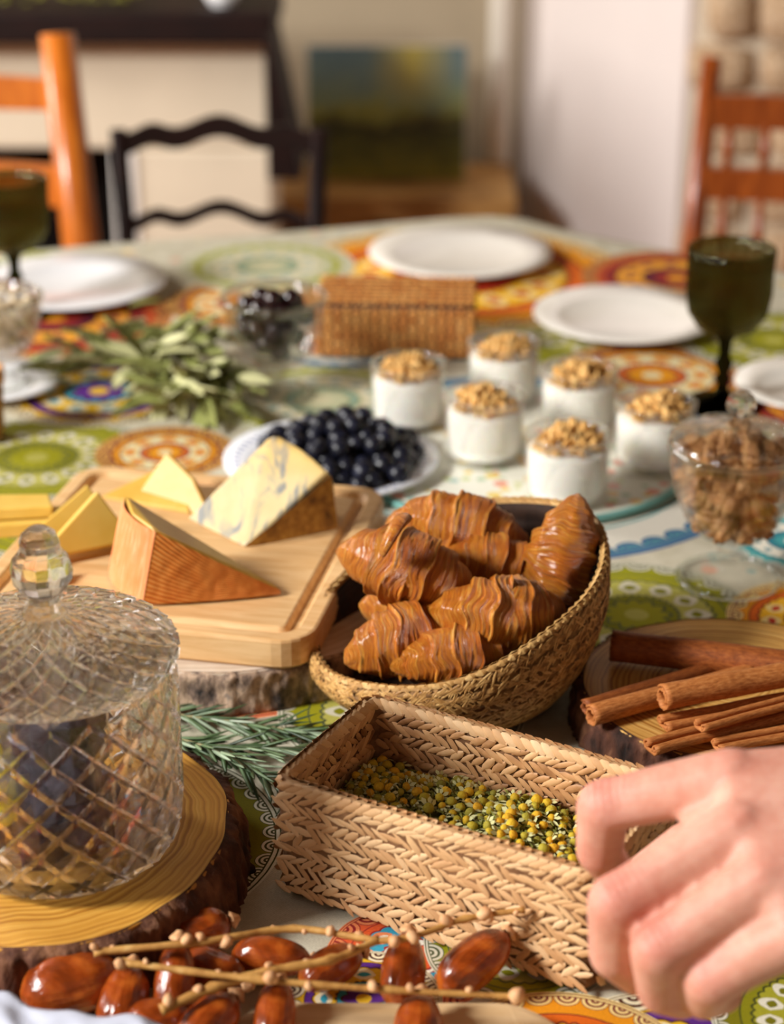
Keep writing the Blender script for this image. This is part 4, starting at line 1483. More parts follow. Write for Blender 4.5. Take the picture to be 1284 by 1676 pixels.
# ------------------------------------------------------------------ croissants
def croissant(seed, L, rmax, bend, turns=3.6, skew=.0, nu=190, nth=64):
    rmax *= 1.12
    V, F, UV = [], [], []
    for i in range(nu + 1):
        u = i / nu
        s = 2 * u - 1
        x = s * L / 2
        base = rmax * max(.02, (1 - abs(s) ** 2.1)) ** .62 * (1 - .18 * abs(s))
        cen = Vector((x, -bend * s * s, -.25 * rmax * s * s))
        dx = Vector((L / 2, -2 * bend * s, -.5 * rmax * s)).normalized()
        sd = dx.cross(Vector((0, 0, 1))).normalized()
        up = sd.cross(dx)
        for k in range(nth):
            th = 2 * PI * k / nth
            q = abs(s) * turns + .22 * math.cos(th * 1 + seed) + .42 * nz(math.cos(th) * 1.3 + seed, math.sin(th) * 1.3, s * 2) + .3
            fr = q - math.floor(q)
            stp = ((fr ** 1.6) * .17 - .06) * (.55 + .9 * abs(nz(math.cos(th) + seed, math.sin(th), math.floor(q) * 3.1 + s)))
            lip = .035 * max(0, 1 - abs(fr - .93) / .07)
            fine = .009 * math.sin(q * 22 + 7 * nz(math.cos(th) * 1.4 + seed, math.sin(th) * 1.4, u * 6)) * (.3 + abs(nz(th * .8, u * 7, seed))* 2) + .085 * nz(math.cos(th) * 2.3 + seed * 2, math.sin(th) * 2.3, u * 9) + .020 * nz(math.cos(th) * 1.6 + seed, math.sin(th) * 1.6, q * 7) + .018 * nz(math.cos(th) * 2.2 + seed, math.sin(th) * 2.2, q * 19)
            r = base * (1 + stp + lip + fine)
            V.append(cen + sd * (r * math.cos(th)) + up * (r * .90 * math.sin(th)))
            UV.append((q * .16 + .03 * nz(th, seed) + seed * 1.7, th / (2 * PI) if th < PI else 1 - th / (2 * PI)))
    for i in range(nu):
        for k in range(nth):
            k2 = (k + 1) % nth
            F.append((i * nth + k, (i + 1) * nth + k, (i + 1) * nth + k2, i * nth + k2))
    F.append(tuple(range(nth)))
    F.append(tuple(reversed([nu * nth + k for k in range(nth)])))
    return V, F, UV


def place_croissant(label, a, b, up, L_extra, rmax, bend, seed, **kw):
    """tips at a and b, humped towards up"""
    a, b, up = Vector(a), Vector(b), Vector(up).normalized()
    x = (b - a).normalized()
    y = (up - x * up.dot(x)).normalized()
    z = x.cross(y)
    L = (b - a).length + L_extra
    V, F, UV = croissant(seed, L, rmax, bend, **kw)
    o = obj('croissant', V, F, M_crois, None, True, uv=UV)
    M_ = Matrix((x, y, z)).transposed().to_4x4()
    M_.translation = (a + b) / 2 + y * bend * .6
    o.matrix_world = M_
    tag(o, label, 'croissant', 'croissants in the round basket')
    return o


k1 = place_croissant('large croissant at the left rim of the bowl with a loose dough flap on top', (-.0285, .972, .842), (.043, .963, .818), (.12, -.25, 1), .004, .0205, .010, 1.3)
fl = smooth_path([(.008, .956, .872), (.0035, .948, .8715), (-.002, .942, .864), (-.0055, .940, .856)], 5)
V, F = tube(fl, [.0022, .004, .0044, .0046, .0046, .0046, .0044, .0044, .0042, .0042, .004, .004, .0038, .0036, .003, .002], 12, .6)
fv, ff = V, F
o = obj('dough_flap', [k1.matrix_world.inverted() @ Vector(v) for v in fv], ff, M_crois, k1, True, uv=[(i // 12 * .02, (i % 12) / 12) for i in range(len(fv))])
place_croissant('croissant at the very back of the bowl, topmost of the heap', (.000, 1.018, .841), (.080, 1.018, .815), (0, .15, 1), .004, .0195, .012, 2.7)
place_croissant('croissant in shadow wedged under the topmost one', (.026, 1.000, .822), (.088, .997, .816), (0, 0, 1), .004, .0165, .006, 4.1)
place_croissant('croissant standing on end against the raised right rim, tip upward', (.1020, 1.000, .8625), (.0810, .978, .7990), (.5, -.3, .3), .006, .0185, .006, 5.6)
place_croissant('broad croissant in the middle of the bowl, coiled end facing left', (.0225, .936, .8215), (.0945, .950, .8100), (.1, -.5, .9), .004, .0205, .008, 7.2)
place_croissant('croissant at the lower left of the bowl below the one with the flap', (-.0215, .934, .7945), (.036, .955, .8000), (-.1, -.4, 1), .004, .0200, .012, 8.8)
place_croissant('croissant lying against the front rim of the bowl', (.002, .920, .7990), (.071, .937, .7970), (.1, -.3, 1), .004, .0165, .009, 10.4)
place_croissant('croissant at the bottom of the bowl, only its tip showing at the left', (-.016, .985, .803), (.05, .985, .785), (0, 0, 1), .004, .0185, .006, 12.4)

# ------------------------------------------------------------------ chamomile
cf = []
rc = random.Random(17)
Mk = Matrix.Translation((.039, .784, TZ)) @ Matrix.Rotation(R(-29), 4, 'Z')


def fill_z(x, y):
    return .0335 + .006 * nz(x * 30, y * 30) + .05 * max(-.05, x) * .12 + .004 * (1 - (y / .04) ** 2)


ix, iy = RL / 2 - .009, RW / 2 - .009
V, F = [], []
gx, gy = 50, 28
for j in range(gy + 1):
    for i in range(gx + 1):
        x, y = -ix + 2 * ix * i / gx, -iy + 2 * iy * j / gy
        V.append((x, y, fill_z(x, y) - .004 + .003 * nz(x * 300, y * 300)))
for j in range(gy):
    for i in range(gx):
        b_ = j * (gx + 1) + i
        F.append((b_, b_ + 1, b_ + gx + 2, b_ + gx + 1))
# skirt down to the floor of the basket
nb = len(V)
rim_ids = [i for i in range(gx + 1)] + [j * (gx + 1) + gx for j in range(1, gy + 1)] + [gy * (gx + 1) + i for i in range(gx - 1, -1, -1)] + [j * (gx + 1) for j in range(gy - 1, 0, -1)]
for i in rim_ids:
    x, y, z = V[i]
    V.append((x, y, .008))
for k in range(len(rim_ids)):
    k2 = (k + 1) % len(rim_ids)
    F.append((rim_ids[k], nb + k, nb + k2, rim_ids[k2]))
F.append(tuple(reversed(range(nb, nb + len(rim_ids)))))
pieces = [(V, F)]
for k in range(2600):
    x, y = rc.uniform(-ix, ix), rc.uniform(-iy, iy)
    p = Vector((x, y, fill_z(x, y) - .002 + rc.uniform(0, .0035)))
    a = rc.uniform(0, PI)
    L_, w_ = rc.uniform(.003, .008), rc.uniform(.0005, .0011)
    d = Vector((math.cos(a), math.sin(a), rc.uniform(-.35, .35))).normalized() * L_ / 2
    s = Vector((-d.y, d.x, 0)).normalized() * w_
    u_ = Vector((0, 0, w_))
    pieces.append(([p - d, p + s, p + d, p - s, p + u_, p - u_], [(0, 3, 4), (3, 2, 4), (2, 1, 4), (1, 0, 4), (3, 0, 5), (2, 3, 5), (1, 2, 5), (0, 1, 5)]))
V, F = join(pieces)
o = obj('dried_herb', V, F, M_chaff, None, False)
o.matrix_world = Mk
tag(o, 'loose dried chamomile stalks and chaff filling the rectangular basket', 'dried herb', kind='stuff')


def chamomile(seed):
    bm = bmesh.new()
    bmesh.ops.create_icosphere(bm, subdivisions=2, radius=.00215)
    for v in bm.verts:
        v.co.z = v.co.z * (1.0 if v.co.z > 0 else .4)
        v.co *= 1 + .12 * nz(v.co.x * 2500 + seed, v.co.y * 2500, v.co.z * 2500)
    V = [tuple(v.co) for v in bm.verts]
    F = [tuple(v.index for v in f.verts) for f in bm.faces]
    bm.free()
    nf = len(F)
    r_ = random.Random(seed)
    for k in range(8):
        a = 2 * PI * k / 8 + r_.uniform(-.2, .2)
        d = Vector((math.cos(a), math.sin(a), 0))
        s = Vector((-d.y, d.x, 0))
        dr = r_.uniform(.0008, .003)
        b_ = len(V)
        V += [d * .0016 - s * .0004, d * .0016 + s * .0004, d * .0032 + s * .0009 - Vector((0, 0, dr * .5)), d * .0042 - Vector((0, 0, dr)), d * .0032 - s * .0009 - Vector((0, 0, dr * .5))]
        F.append((b_, b_ + 4, b_ + 3, b_ + 2, b_ + 1))
    o = obj('chamomile_flower', V, F, [M_stem_y, M_petal], None, True)
    for i in range(nf, len(F)):
        o.data.polygons[i].material_index = 1
    return o


heads = [chamomile(s) for s in (1, 2, 3)]
pts = []
tries = 0
while len(pts) < 270 and tries < 20000:
    tries += 1
    x, y = rc.uniform(-ix + .003, ix - .003), rc.uniform(-iy + .003, iy - .003)
    if all((x - q[0]) ** 2 + (y - q[1]) ** 2 > .0052 ** 2 for q in pts):
        pts.append((x, y))
for i, (x, y) in enumerate(pts):
    o = heads[i] if i < 3 else heads[i % 3].copy()
    if i >= 3:
        C.objects.link(o)
    sc = rc.uniform(.85, 1.40)
    o.matrix_world = Mk @ Matrix.Translation((x, y, fill_z(x, y) + .0012)) @ Euler((rc.gauss(0, .6), rc.gauss(0, .6), rc.uniform(0, 6))).to_matrix().to_4x4() @ Matrix.Scale(sc, 4)
    tag(o, 'small dried chamomile head with yellow dome in the rectangular basket', 'flower', 'chamomile heads in the rectangular basket')

# ------------------------------------------------------------------ cinnamon sticks
def quill(label, a, b, r, curl='double', seed=0, mat=None, taper=.92, th=.0011):
    """bark quill rolled in from both edges (or one) along a-b"""
    a, b = Vector(a), Vector(b)
    r *= 1.12
    L = (b - a).length
    rq = random.Random(seed)
    # cross section: polyline of the sheet
    sec = []
    if curl == 'double':
        for side in (-1, 1):
            half = []
            for k in range(26):
                t_ = k / 25
                ang = t_ * 2 * PI * 1.25
                rad = r * .52 * (1 - .62 * t_)
                cx = side * r * .56
                half.append((cx + side * rad * math.sin(ang) * 1.0, r * .0 - rad * math.cos(ang) * 1.0))
            sec = (half[::-1] + sec) if side == -1 else (sec + half)
    else:
        for k in range(44):
            t_ = k / 43
            ang = t_ * 2 * PI * 1.45 + .6
            rad = r * (1 - .42 * t_)
            sec.append((rad * math.cos(ang), rad * math.sin(ang)))
    m_ = len(sec)
    inner = []
    for i in range(m_):
        p0, p1 = sec[max(i - 1, 0)], sec[min(i + 1, m_ - 1)]
        tx, ty = p1[0] - p0[0], p1[1] - p0[1]
        l = math.hypot(tx, ty) or 1
        inner.append((sec[i][0] - ty / l * th, sec[i][1] + tx / l * th))
    ring = sec + inner[::-1]
    M_ = len(ring)
    ns = 30
    V, F, UV = [], [], []
    for s in range(ns + 1):
        u = s / ns
        k = (1 - (1 - taper) * u) * (1 + .05 * nz(u * 4 + seed, seed))
        bx_, bz_ = .0012 * nz(u * 2.2, seed + 5.0), .0008 * nz(u * 2.2, seed + 9.0)
        for i, (x, y) in enumerate(ring):
            w = 1 + .03 * nz(x * 300 + seed, y * 300, u * 9)
            jag = .0012 * nz(x * 500, y * 500, seed) if s in (0, ns) else 0
            V.append((u * L + jag, x * k * w + bx_, y * k * w + bz_))
            UV.append((u * L * 14 + seed, i / M_ * 1.5))
    for s in range(ns):
        for i in range(M_):
            i2 = (i + 1) % M_
            F.append((s * M_ + i, s * M_ + i2, (s + 1) * M_ + i2, (s + 1) * M_ + i))
    for base, rev in ((0, True), (ns * M_, False)):
        for i in range(m_ - 1):
            q = (base + i, base + i + 1, base + M_ - 2 - i, base + M_ - 1 - i)
            F.append(q if not rev else tuple(reversed(q)))
    o = obj('cinnamon_stick', V, F, mat or M_cinn, None, True, uv=UV)
    x = (b - a).normalized()
    z = Vector((0, 0, 1))
    y = z.cross(x).normalized()
    z = x.cross(y)
    R_ = Matrix((x, y, z)).transposed().to_4x4()
    R_.translation = a
    o.matrix_world = R_
    tag(o, label, 'cinnamon stick', 'cinnamon sticks on the pine slice')
    return o


quill('thick dark cinnamon stick lying alone across the back of the pine slice', (.1235, .972, .7845), (.235, .944, .7845), .0088, 'single', 1, M_cinn_d, .96, .0014)
quill('long thin cinnamon stick behind its darker-ended neighbour, left on the slice', (.1030, .912, .7795), (.191, .962, .7800), .0042, 'single', 2, M_cinn_d, .95)
quill('long cinnamon stick nearest the bread bowl, its dark cut end facing left', (.1050, .900, .7810), (.1985, .9470, .7815), .0058, 'single', 3, M_cinn, .9)
quill('thickest of the heaped cinnamon sticks, on top of the pile', (.1420, .899, .7925), (.235, .932, .7925), .0070, 'single', 4, M_cinn, .95, .0013)
quill('broad open-curled cinnamon stick under the thickest one of the pile', (.1420, .892, .7815), (.235, .924, .7820), .0058, 'double', 5, M_cinn, .95)
quill('thin cinnamon stick with two round scrolls lying on top in the pile', (.1585, .876, .7895), (.240, .919, .7880), .0044, 'double', 6, M_cinn, 1.0)
quill('cinnamon stick at the front edge of the slice with a C-shaped curled end', (.1325, .868, .7815), (.215, .907, .7810), .0056, 'double', 7, M_cinn, .95)
quill('cinnamon stick nearest the hand, double-scrolled end', (.1670, .870, .7810), (.250, .899, .7810), .0050, 'double', 8, M_cinn, 1.0)

# ------------------------------------------------------------------ rosemary
def needle_mesh(seed):
    V, F = [], []
    ns = 6
    for i in range(ns + 1):
        u = i / ns
        w = .5 * math.sin(PI * min(1, .12 + u * .88)) ** .6 * (1 - .1 * u)
        c = .10 * math.sin(u * PI * .9 + seed) * u
        V += [(u, -w, c), (u, -w * .2, c + .22 * w * 2), (u, w * .2, c + .22 * w * 2), (u, w, c), (u, 0, c - .25 * w)]
        if i:
            b = (i - 1) * 5
            for k in range(5):
                F.append((b + k, b + (k + 1) % 5, b + 5 + (k + 1) % 5, b + 5 + k))
    F += [(4, 3, 2, 1, 0), tuple(ns * 5 + k for k in range(5))]
    return V, F


def sprig(name, label, path, nleaf, L0, Wd, mat, mats2, seed, cat, group=None, lift=.3, stem_r=.0012):
    pts = smooth_path(path, 8)
    base = Vector(pts[0])
    root = empty(name, base, label, cat, group)
    rel = [p - base for p in pts]
    V, F = tube(rel, [stem_r * (1 - .5 * i / len(rel)) for i in range(len(rel))], 8)
    obj('stem', V, F, M_stem, root)
    rr0 = random.Random(seed)
    mes = []
    for s in range(3):
        o = obj('leaf', *needle_mesh(s * .9), mat if s < 2 else mats2, root, True)
        mes.append(o)
    fr = frames(rel)
    for k in range(nleaf):
        i = min(len(fr) - 1, int((k + rr0.random()) / nleaf * len(fr)))
        p, t_, s_, u_ = fr[i]
        roll = k * 2.4 + rr0.uniform(-.3, .3)
        side = s_ * math.cos(roll) + u_ * abs(math.sin(roll)) * .8
        d = (t_ * rr0.uniform(.55, 1.0) + side * rr0.uniform(.35, .75)).normalized()
        d.z = max(d.z, -.02 - p.z * 2)
        nrm = (Vector((0, 0, 1)) + side * .4 + Vector((rr0.gauss(0, .3), rr0.gauss(0, .3), 0))).normalized()
        o = mes[k] if k < 3 else mes[k % 3].copy()
        if k >= 3:
            C.objects.link(o)
            o.parent = root
        Lf = L0 * rr0.uniform(.7, 1.15) * (1 - .35 * max(0, i / len(fr) - .7) / .3)
        m_ = strand_mat4(p + side * stem_r * .7, d, nrm, 0, Lf, Wd * rr0.uniform(.8, 1.2))
        o.matrix_local = m_
    return root


sprig('rosemary_sprig', 'rosemary sprig lying farthest back, along the pale wood slice', [(-.150, .952, TZ + .004), (-.115, .944, TZ + .006), (-.074, .932, TZ + .007), (-.036, .922, TZ + .006), (-.012, .918, TZ + .004)], 110, .024, .0029, M_needle, M_sage_d if False else M_needle, 31, 'rosemary')
sprig('rosemary_sprig', 'middle rosemary sprig running towards the rectangular basket', [(-.145, .918, TZ + .004), (-.110, .911, TZ + .007), (-.075, .905, TZ + .009), (-.040, .902, TZ + .007)], 84, .024, .0029, M_needle, M_needle, 32, 'rosemary')
sprig('rosemary_sprig', 'rosemary sprig nearest the honey wood slice, bending under the basket corner', [(-.135, .924, TZ + .006), (-.105, .907, TZ + .010), (-.080, .886, TZ + .011), (-.056, .862, TZ + .008), (-.048, .846, TZ + .006)], 84, .024, .0029, M_needle, M_needle, 33, 'rosemary')
# ------------------------------------------------------------------ plates
def plate(name, label, x, y, r, mat, deep=.010, z=TZ + .0005, group=None, rim_mat=None):
    pr = [(0, 0), (r * .58, 0), (r * .62, .0015), (r * .70, deep * .45), (r, deep), (r * .995, deep + .0016), (r * .70, deep * .45 + .003), (r * .60, .0042), (0, .0038)]
    V, F = lathe(pr, 72)
    root = empty(name, (x, y, z), label, 'plate', group)
    obj('dish', V, F, mat, root)
    pr = [(r * .54, -.0004), (r * .58, -.0004), (r * .58, .001), (r * .54, .001)]
    V, F = lathe(pr, 48)
    F += [(k, (k + 1) % 48, 144 + (k + 1) % 48, 144 + k) for k in range(48)]
    obj('foot_ring', V, F, mat, root)
    if rim_mat:
        V, F = lathe([(r * .988, deep - .0002), (r * 1.006, deep), (r * 1.004, deep + .0026), (r * .986, deep + .0022)], 72)
        F += [(k, 216 + k, 216 + (k + 1) % 72, (k + 1) % 72) for k in range(72)]
        obj('rim', V, F, rim_mat, root)
    return root


plate('plate', 'white plate at the far end of the table before the corner', .0660, 1.832, .089, M_china_warm, .010)
plate('plate', 'white plate on the right beside the green goblet', .2050, 1.640, .081, M_china_warm, .010)
plate('plate', 'bluish white plate on the left behind the herbs, a sage leaf on its edge', -.295, 1.735, .086, M_china, .010)
plate('plate', 'white plate at the left edge behind the smoked goblet stem', -.420, 1.690, .075, M_china, .010)
plate('plate', 'white plate half hidden at the right edge beyond the walnut dish', .335, 1.462, .062, M_china_warm, .010)
plate('saucer', 'small white saucer under the glass dish at the left edge', -.315, 1.478, .048, M_china, .007)

# plate of blueberries
def berry_rim_mat():
    m, t, p = newmat('dotted_china')
    v = t.coord('Object')
    sp = t.n('ShaderNodeSeparateXYZ')
    t.put(sp.inputs[0], v)
    a = t.m('ARCTAN2', sp.outputs[1], sp.outputs[0])
    r = t.m('SQRT', t.m('ADD', t.m('MULTIPLY', sp.outputs[0], sp.outputs[0]), t.m('MULTIPLY', sp.outputs[1], sp.outputs[1])))
    d = t.m('MULTIPLY', t.m('GREATER_THAN', t.m('SINE', t.m('MULTIPLY', a, 58)), .25), t.m('MULTIPLY', t.m('GREATER_THAN', r, .066), t.m('LESS_THAN', r, .0705)))
    t.put(p.inputs['Base Color'], t.mix(t.m('MULTIPLY', d, .75), rgba((238, 240, 246)), rgba((64, 92, 160))))
    p.inputs['Roughness'].default_value = .15
    return m


PX_, PY_ = -.0440, 1.304
plate('plate', 'small white plate with blue-dotted rim heaped with blueberries', PX_, PY_, .078, berry_rim_mat(), .012)


def berry_mesh():
    n = 16
    pr = [(0, -1)] + [(math.sin(PI * k / 9), -math.cos(PI * k / 9)) for k in range(1, 8)] + [(.40, .88), (.36, .97), (.26, .86), (0, .80)]
    V, F = lathe(pr, n, lambda a, r, z: r * (1 + (.16 * math.cos(5 * a) if z > .9 else 0)))
    return V, F


r0 = .0077
bv, bf = berry_mesh()
berry0 = obj('blueberry', [(x * r0, y * r0, z * r0 * .92) for x, y, z in bv], bf, M_berry)
rbz = random.Random(4)
spots = []
# three layers heaped on the plate, mounded towards the back
for layer, (rad, z, cnt) in enumerate(((.059, .0112, 48), (.050, .0205, 38), (.036, .0300, 22), (.016, .038, 6))):
    placed, tries = [], 0
    while len(placed) < cnt and tries < 4000:
        tries += 1
        a, q = rbz.uniform(0, 2 * PI), rad * math.sqrt(rbz.random())
        x, y = q * math.cos(a) + .006, q * math.sin(a) + .002 * layer
        if all((x - u) ** 2 + (y - v) ** 2 > (.0128) ** 2 for u, v in placed):
            placed.append((x, y))
    spots += [(x, y, z + (.004 * (x * x + y * y) / .0034 if layer == 0 else 0) + rbz.uniform(-.001, .001)) for x, y in placed]
for i, (x, y, z) in enumerate(spots):
    o = berry0 if i == 0 else berry0.copy()
    if i:
        C.objects.link(o)
    o.location = (PX_ + x, PY_ + y, TZ + z)
    s = rbz.uniform(.86, 1.12)
    o.scale = (s, s, s)
    o.rotation_euler = (rbz.gauss(0, .9), rbz.gauss(0, .9), rbz.uniform(0, 6))
    tag(o, 'dark blueberry with pale bloom in the heap on the dotted white plate', 'blueberry', 'blueberries on the small plate')

# ------------------------------------------------------------------ yogurt glasses on a printed platter
def platter_mat():
    m, t, p = newmat('floral_platter')
    v = t.coord('Object')
    c = rgba((232, 230, 214))
    col = t.mix(0.0, c, c)
    for i, (sc, th, pal) in enumerate(((55, .30, [(228, 128, 96), (240, 196, 96), (236, 160, 140), (226, 196, 80)]), (70, .27, [(160, 186, 150), (190, 200, 120), (140, 180, 170), (204, 206, 150)]))):
        vo = t.n('ShaderNodeTexVoronoi', feature='F1')
        mp = t.coord('Object', loc=(i * 3.1, i * 1.7, 0))
        t.put(vo.inputs['Vector'], mp)
        vo.inputs['Scale'].default_value = sc
        sep = t.n('ShaderNodeSeparateColor')
        t.put(sep.inputs[0], vo.outputs['Color'])
        dc = t.ramp(sep.outputs[0], [(k / 4, rgba(q)) for k, q in enumerate(pal)], 'CONSTANT')
        col = t.mix(t.m('MULTIPLY', t.m('LESS_THAN', vo.outputs['Distance'], th), .85), col, dc)
    t.put(p.inputs['Base Color'], col)
    p.inputs['Roughness'].default_value = .35
    return m


pl = empty('round_platter', (.0915, 1.335, TZ + .0005), 'round flat platter with pastel flower print and teal edge under the yogurt glasses', 'platter')
V, F = lathe([(0, 0), (.127, 0), (.130, .002), (.130, .0045), (.128, .0055), (0, .0055)], 96)
obj('top', V, F, platter_mat(), pl)
V, F = lathe([(.1275, .0006), (.1315, .0012), (.1318, .0050), (.1275, .0060)], 96)
F += [(k, 288 + k, 288 + (k + 1) % 96, (k + 1) % 96) for k in range(96)]
obj('rim', V, F, plain('teal_glaze', (110, 164, 156), .3, var=.1), pl)

GZ = TZ + .0062
GL = [(.0122, 1.3864, .0285, 'at left, nearest the blueberries'), (.0675, 1.3192, .0292, 'second nearest the blueberries'),
      (.1210, 1.2440, .0298, 'nearest the bread bowl'), (.0868, 1.4350, .0280, 'farthest from the bread bowl'),
      (.1400, 1.3740, .0290, 'between the farthest one and walnut dish'), (.1885, 1.3050, .0292, 'right beside the walnut dish')]
rg_ = random.Random(12)
glass0 = None
for i, (x, y, r, where) in enumerate(GL):
    gl = empty('glass_pot', (x, y, GZ), 'clear glass pot ' + where, 'glass', 'yogurt glasses on the platter')
    h = .0485
    V, F = lathe([(0, 0), (r * .92, 0), (r * .98, .002), (r * .985, .012), (r, h), (r - .0006, h + .0008), (r - .0016, h), (r * .985 - .0018, .012), (r * .9, .0055), (0, .005)], 48)
    obj('cup', V, F, M_pot, gl)
    V, F = lathe([(r - .0022, h - .0006), (r + .0004, h - .0006), (r + .0004, h + .0010), (r - .0022, h + .0010)], 48)
    F += [(k, 144 + k, 144 + (k + 1) % 48, (k + 1) % 48) for k in range(48)]
    obj('rim', V, F, M_glass, gl)
    yo = empty('yogurt', (x, y, GZ + .0058), 'white yogurt with golden granola, ' + where, 'yogurt', 'yogurts in the glass pots')
    ri = r - .0023
    V, F = lathe([(0, 0), (ri * .88, 0), (ri * .965, .008), (ri, .0310), (ri * .96, .0328), (ri * .5, .0340), (0, .0342)], 40)
    obj('cream', V, F, M_yog, yo)
    crumbs = []
    off = (rg_.uniform(-.004, .006), rg_.uniform(-.004, .004))
    for k in range(95):
        a, q = rg_.uniform(0, 2 * PI), (ri - .0045) * math.sqrt(rg_.random())
        cx_, cy_ = q * math.cos(a), q * math.sin(a)
        hgt = .0150 * max(0, 1 - ((cx_ - off[0]) ** 2 + (cy_ - off[1]) ** 2) / (ri * .95) ** 2)
        b_ = lump(k + i * 77, rg_.uniform(.0020, .0038), 1.1, .9, .75, .35, 1)
        V = [v.co + Vector((cx_, cy_, .0335 + rg_.uniform(0, hgt) + .003 * (1 - (q / ri) ** 2))) for v in b_.verts]
        F = [tuple(v.index for v in f.verts) for f in b_.faces]
        b_.free()
        crumbs.append((V, F))
    V, F = join(crumbs)
    o = obj('granola', V, F, M_granola, yo, True)
    o['kind'] = 'stuff'

# ------------------------------------------------------------------ footed glass dishes
def footed_dish(name, label, x, y, k, hgt, rim_r, foot_r, lobes=0, bowl_b=.34, cat='dish', m_bowl=None):
    root = empty(name, (x, y, TZ + .0006), label, cat)
    H = hgt
    z0 = H * bowl_b
    out = [(0, 0), (foot_r * .96, 0), (foot_r, .0012), (foot_r * .97, .003), (foot_r * .55, .0055), (foot_r * .30, .009), (foot_r * .24, z0 * .5), (foot_r * .26, z0 * .72), (foot_r * .40, z0 * .86), (rim_r * .50, z0), (rim_r * .70, z0 + (H - z0) * .17), (rim_r * .88, z0 + (H - z0) * .48), (rim_r * .965, z0 + (H - z0) * .78), (rim_r, H)]
    inn = [(rim_r - .0008, H + .0008), (rim_r - .0022, H), (rim_r * .965 - .0024, z0 + (H - z0) * .78), (rim_r * .88 - .0026, z0 + (H - z0) * .49), (rim_r * .68, z0 + (H - z0) * .22), (rim_r * .42, z0 + .0035), (0, z0 + .003)]
    rip = (lambda a, r, z: r * (1 + .022 * math.cos(lobes * a) * (1 if z > z0 else 0))) if lobes else None
    V, F = lathe(out[:9], 64)
    full = lathe(out + inn, 72, rip)
    # foot and bowl are separate meshes
    nfoot = 9
    fo = lathe(out[:nfoot] + [(0, out[nfoot - 1][1])], 64)
    obj('foot', *fo, M_pot, root)
    bo = lathe([(0, out[nfoot - 1][1] + .0003)] + [(out[nfoot - 1][0], out[nfoot - 1][1] + .0003)] + out[nfoot:] + inn, 72, rip)
    obj('bowl', *bo, m_bowl or M_glass, root)
    for nm, rr_, zz_, th_ in (('rim', rim_r - .0010, H, .0017), ('foot_rim', foot_r * .985, .0019, .0018)):
        V, F = lathe([(rr_ + th_ * math.cos(2 * PI * k_ / 10), zz_ + th_ * math.sin(2 * PI * k_ / 10)) for k_ in range(11)], 72, rip if nm == 'rim' else None)
        obj(nm, V, F, M_glass_edge, root)
    return root


WX, WY = .2155, 1.128
wd = footed_dish('walnut_dish', 'lidded glass dish on a foot filled with walnuts at the right edge', WX, WY, 1, .092, .0425, .0325, 8, .36)
# its lid: a fluted dome with a round faceted knob
lidr = empty('lid', (0, 0, .0935), None, None)
lidr.parent = wd
fl_ = lambda a, r, z: r * (1 + .02 * math.cos(16 * a) * min(1, r / .02))
V, F = lathe([(.0405, 0), (.0432, .0010), (.0428, .0030), (.0385, .0062), (.030, .0098), (.019, .0125), (.009, .0140), (0, .0143), (0, .0123), (.009, .0121), (.0185, .0106), (.029, .0080), (.0372, .0044), (.0405, .0018), (.0405, .0002)], 96, fl_)
F += [(k, (k + 1) % 96, len(V) - 96 + (k + 1) % 96, len(V) - 96 + k) for k in range(96)]
obj('dome', V, F, M_glass, lidr)
V, F = lathe([(0, .0135), (.0080, .0135), (.0058, .0160), (.0042, .0180), (.0064, .0200), (.0092, .0237), (.0097, .0270), (.0082, .0312), (.0048, .0342), (0, .0349)], 10)
obj('knob', V, F, M_glass_edge, lidr, False)


def walnut(seed):
    bm = bmesh.new()
    bmesh.ops.create_icosphere(bm, subdivisions=4, radius=1)
    for v in bm.verts:
        d = v.co.normalized()
        lob = 1 - .34 * math.exp(-(d.x / .16) ** 2)
        wr = .15 * math.sin(7 * d.y + 4.5 * nz(d.x * 2.2 + seed, d.y * 2.2, d.z * 2.2)) * (1 - abs(d.z) * .3) + .11 * nz(d.x * 5 + seed, d.y * 5, d.z * 5)
        k = lob * (1 + wr)
        v.co = Vector((d.x * .95 * k, d.y * 1.25 * k, d.z * .60 * k)) * .0088
    return bmobj('walnut_half', bm, M_walnut, None, True)


wn = [walnut(s) for s in (1, 4, 8)]
rw = random.Random(9)
z0w = .092 * .36
pts = []
tries = 0
while len(pts) < 70 and tries < 60000:
    tries += 1
    z = rw.uniform(z0w + .010, .0935)
    t_ = (z - z0w) / (.092 - z0w)
    rm = .0425 * min(.95, .50 + .52 * max(0, t_) ** .6) - .0105
    if z > .087:
        rm = .027 - (z - .087) * 1.6
    a, q = rw.uniform(0, 2 * PI), rm * math.sqrt(rw.random())
    p = Vector((q * math.cos(a), q * math.sin(a), z))
    if all((p - o_).length > .0122 for o_ in pts):
        pts.append(p)
for i, p in enumerate(pts):
    o = wn[i] if i < 3 else wn[i % 3].copy()
    if i >= 3:
        C.objects.link(o)
    o.location = (WX + p.x, WY + p.y, TZ + p.z)
    o.rotation_euler = (rw.uniform(0, 6), rw.uniform(0, 6), rw.uniform(0, 6))
    tag(o, 'golden brown walnut half heaped in the lidded glass dish', 'walnut', 'walnut halves in the glass dish')

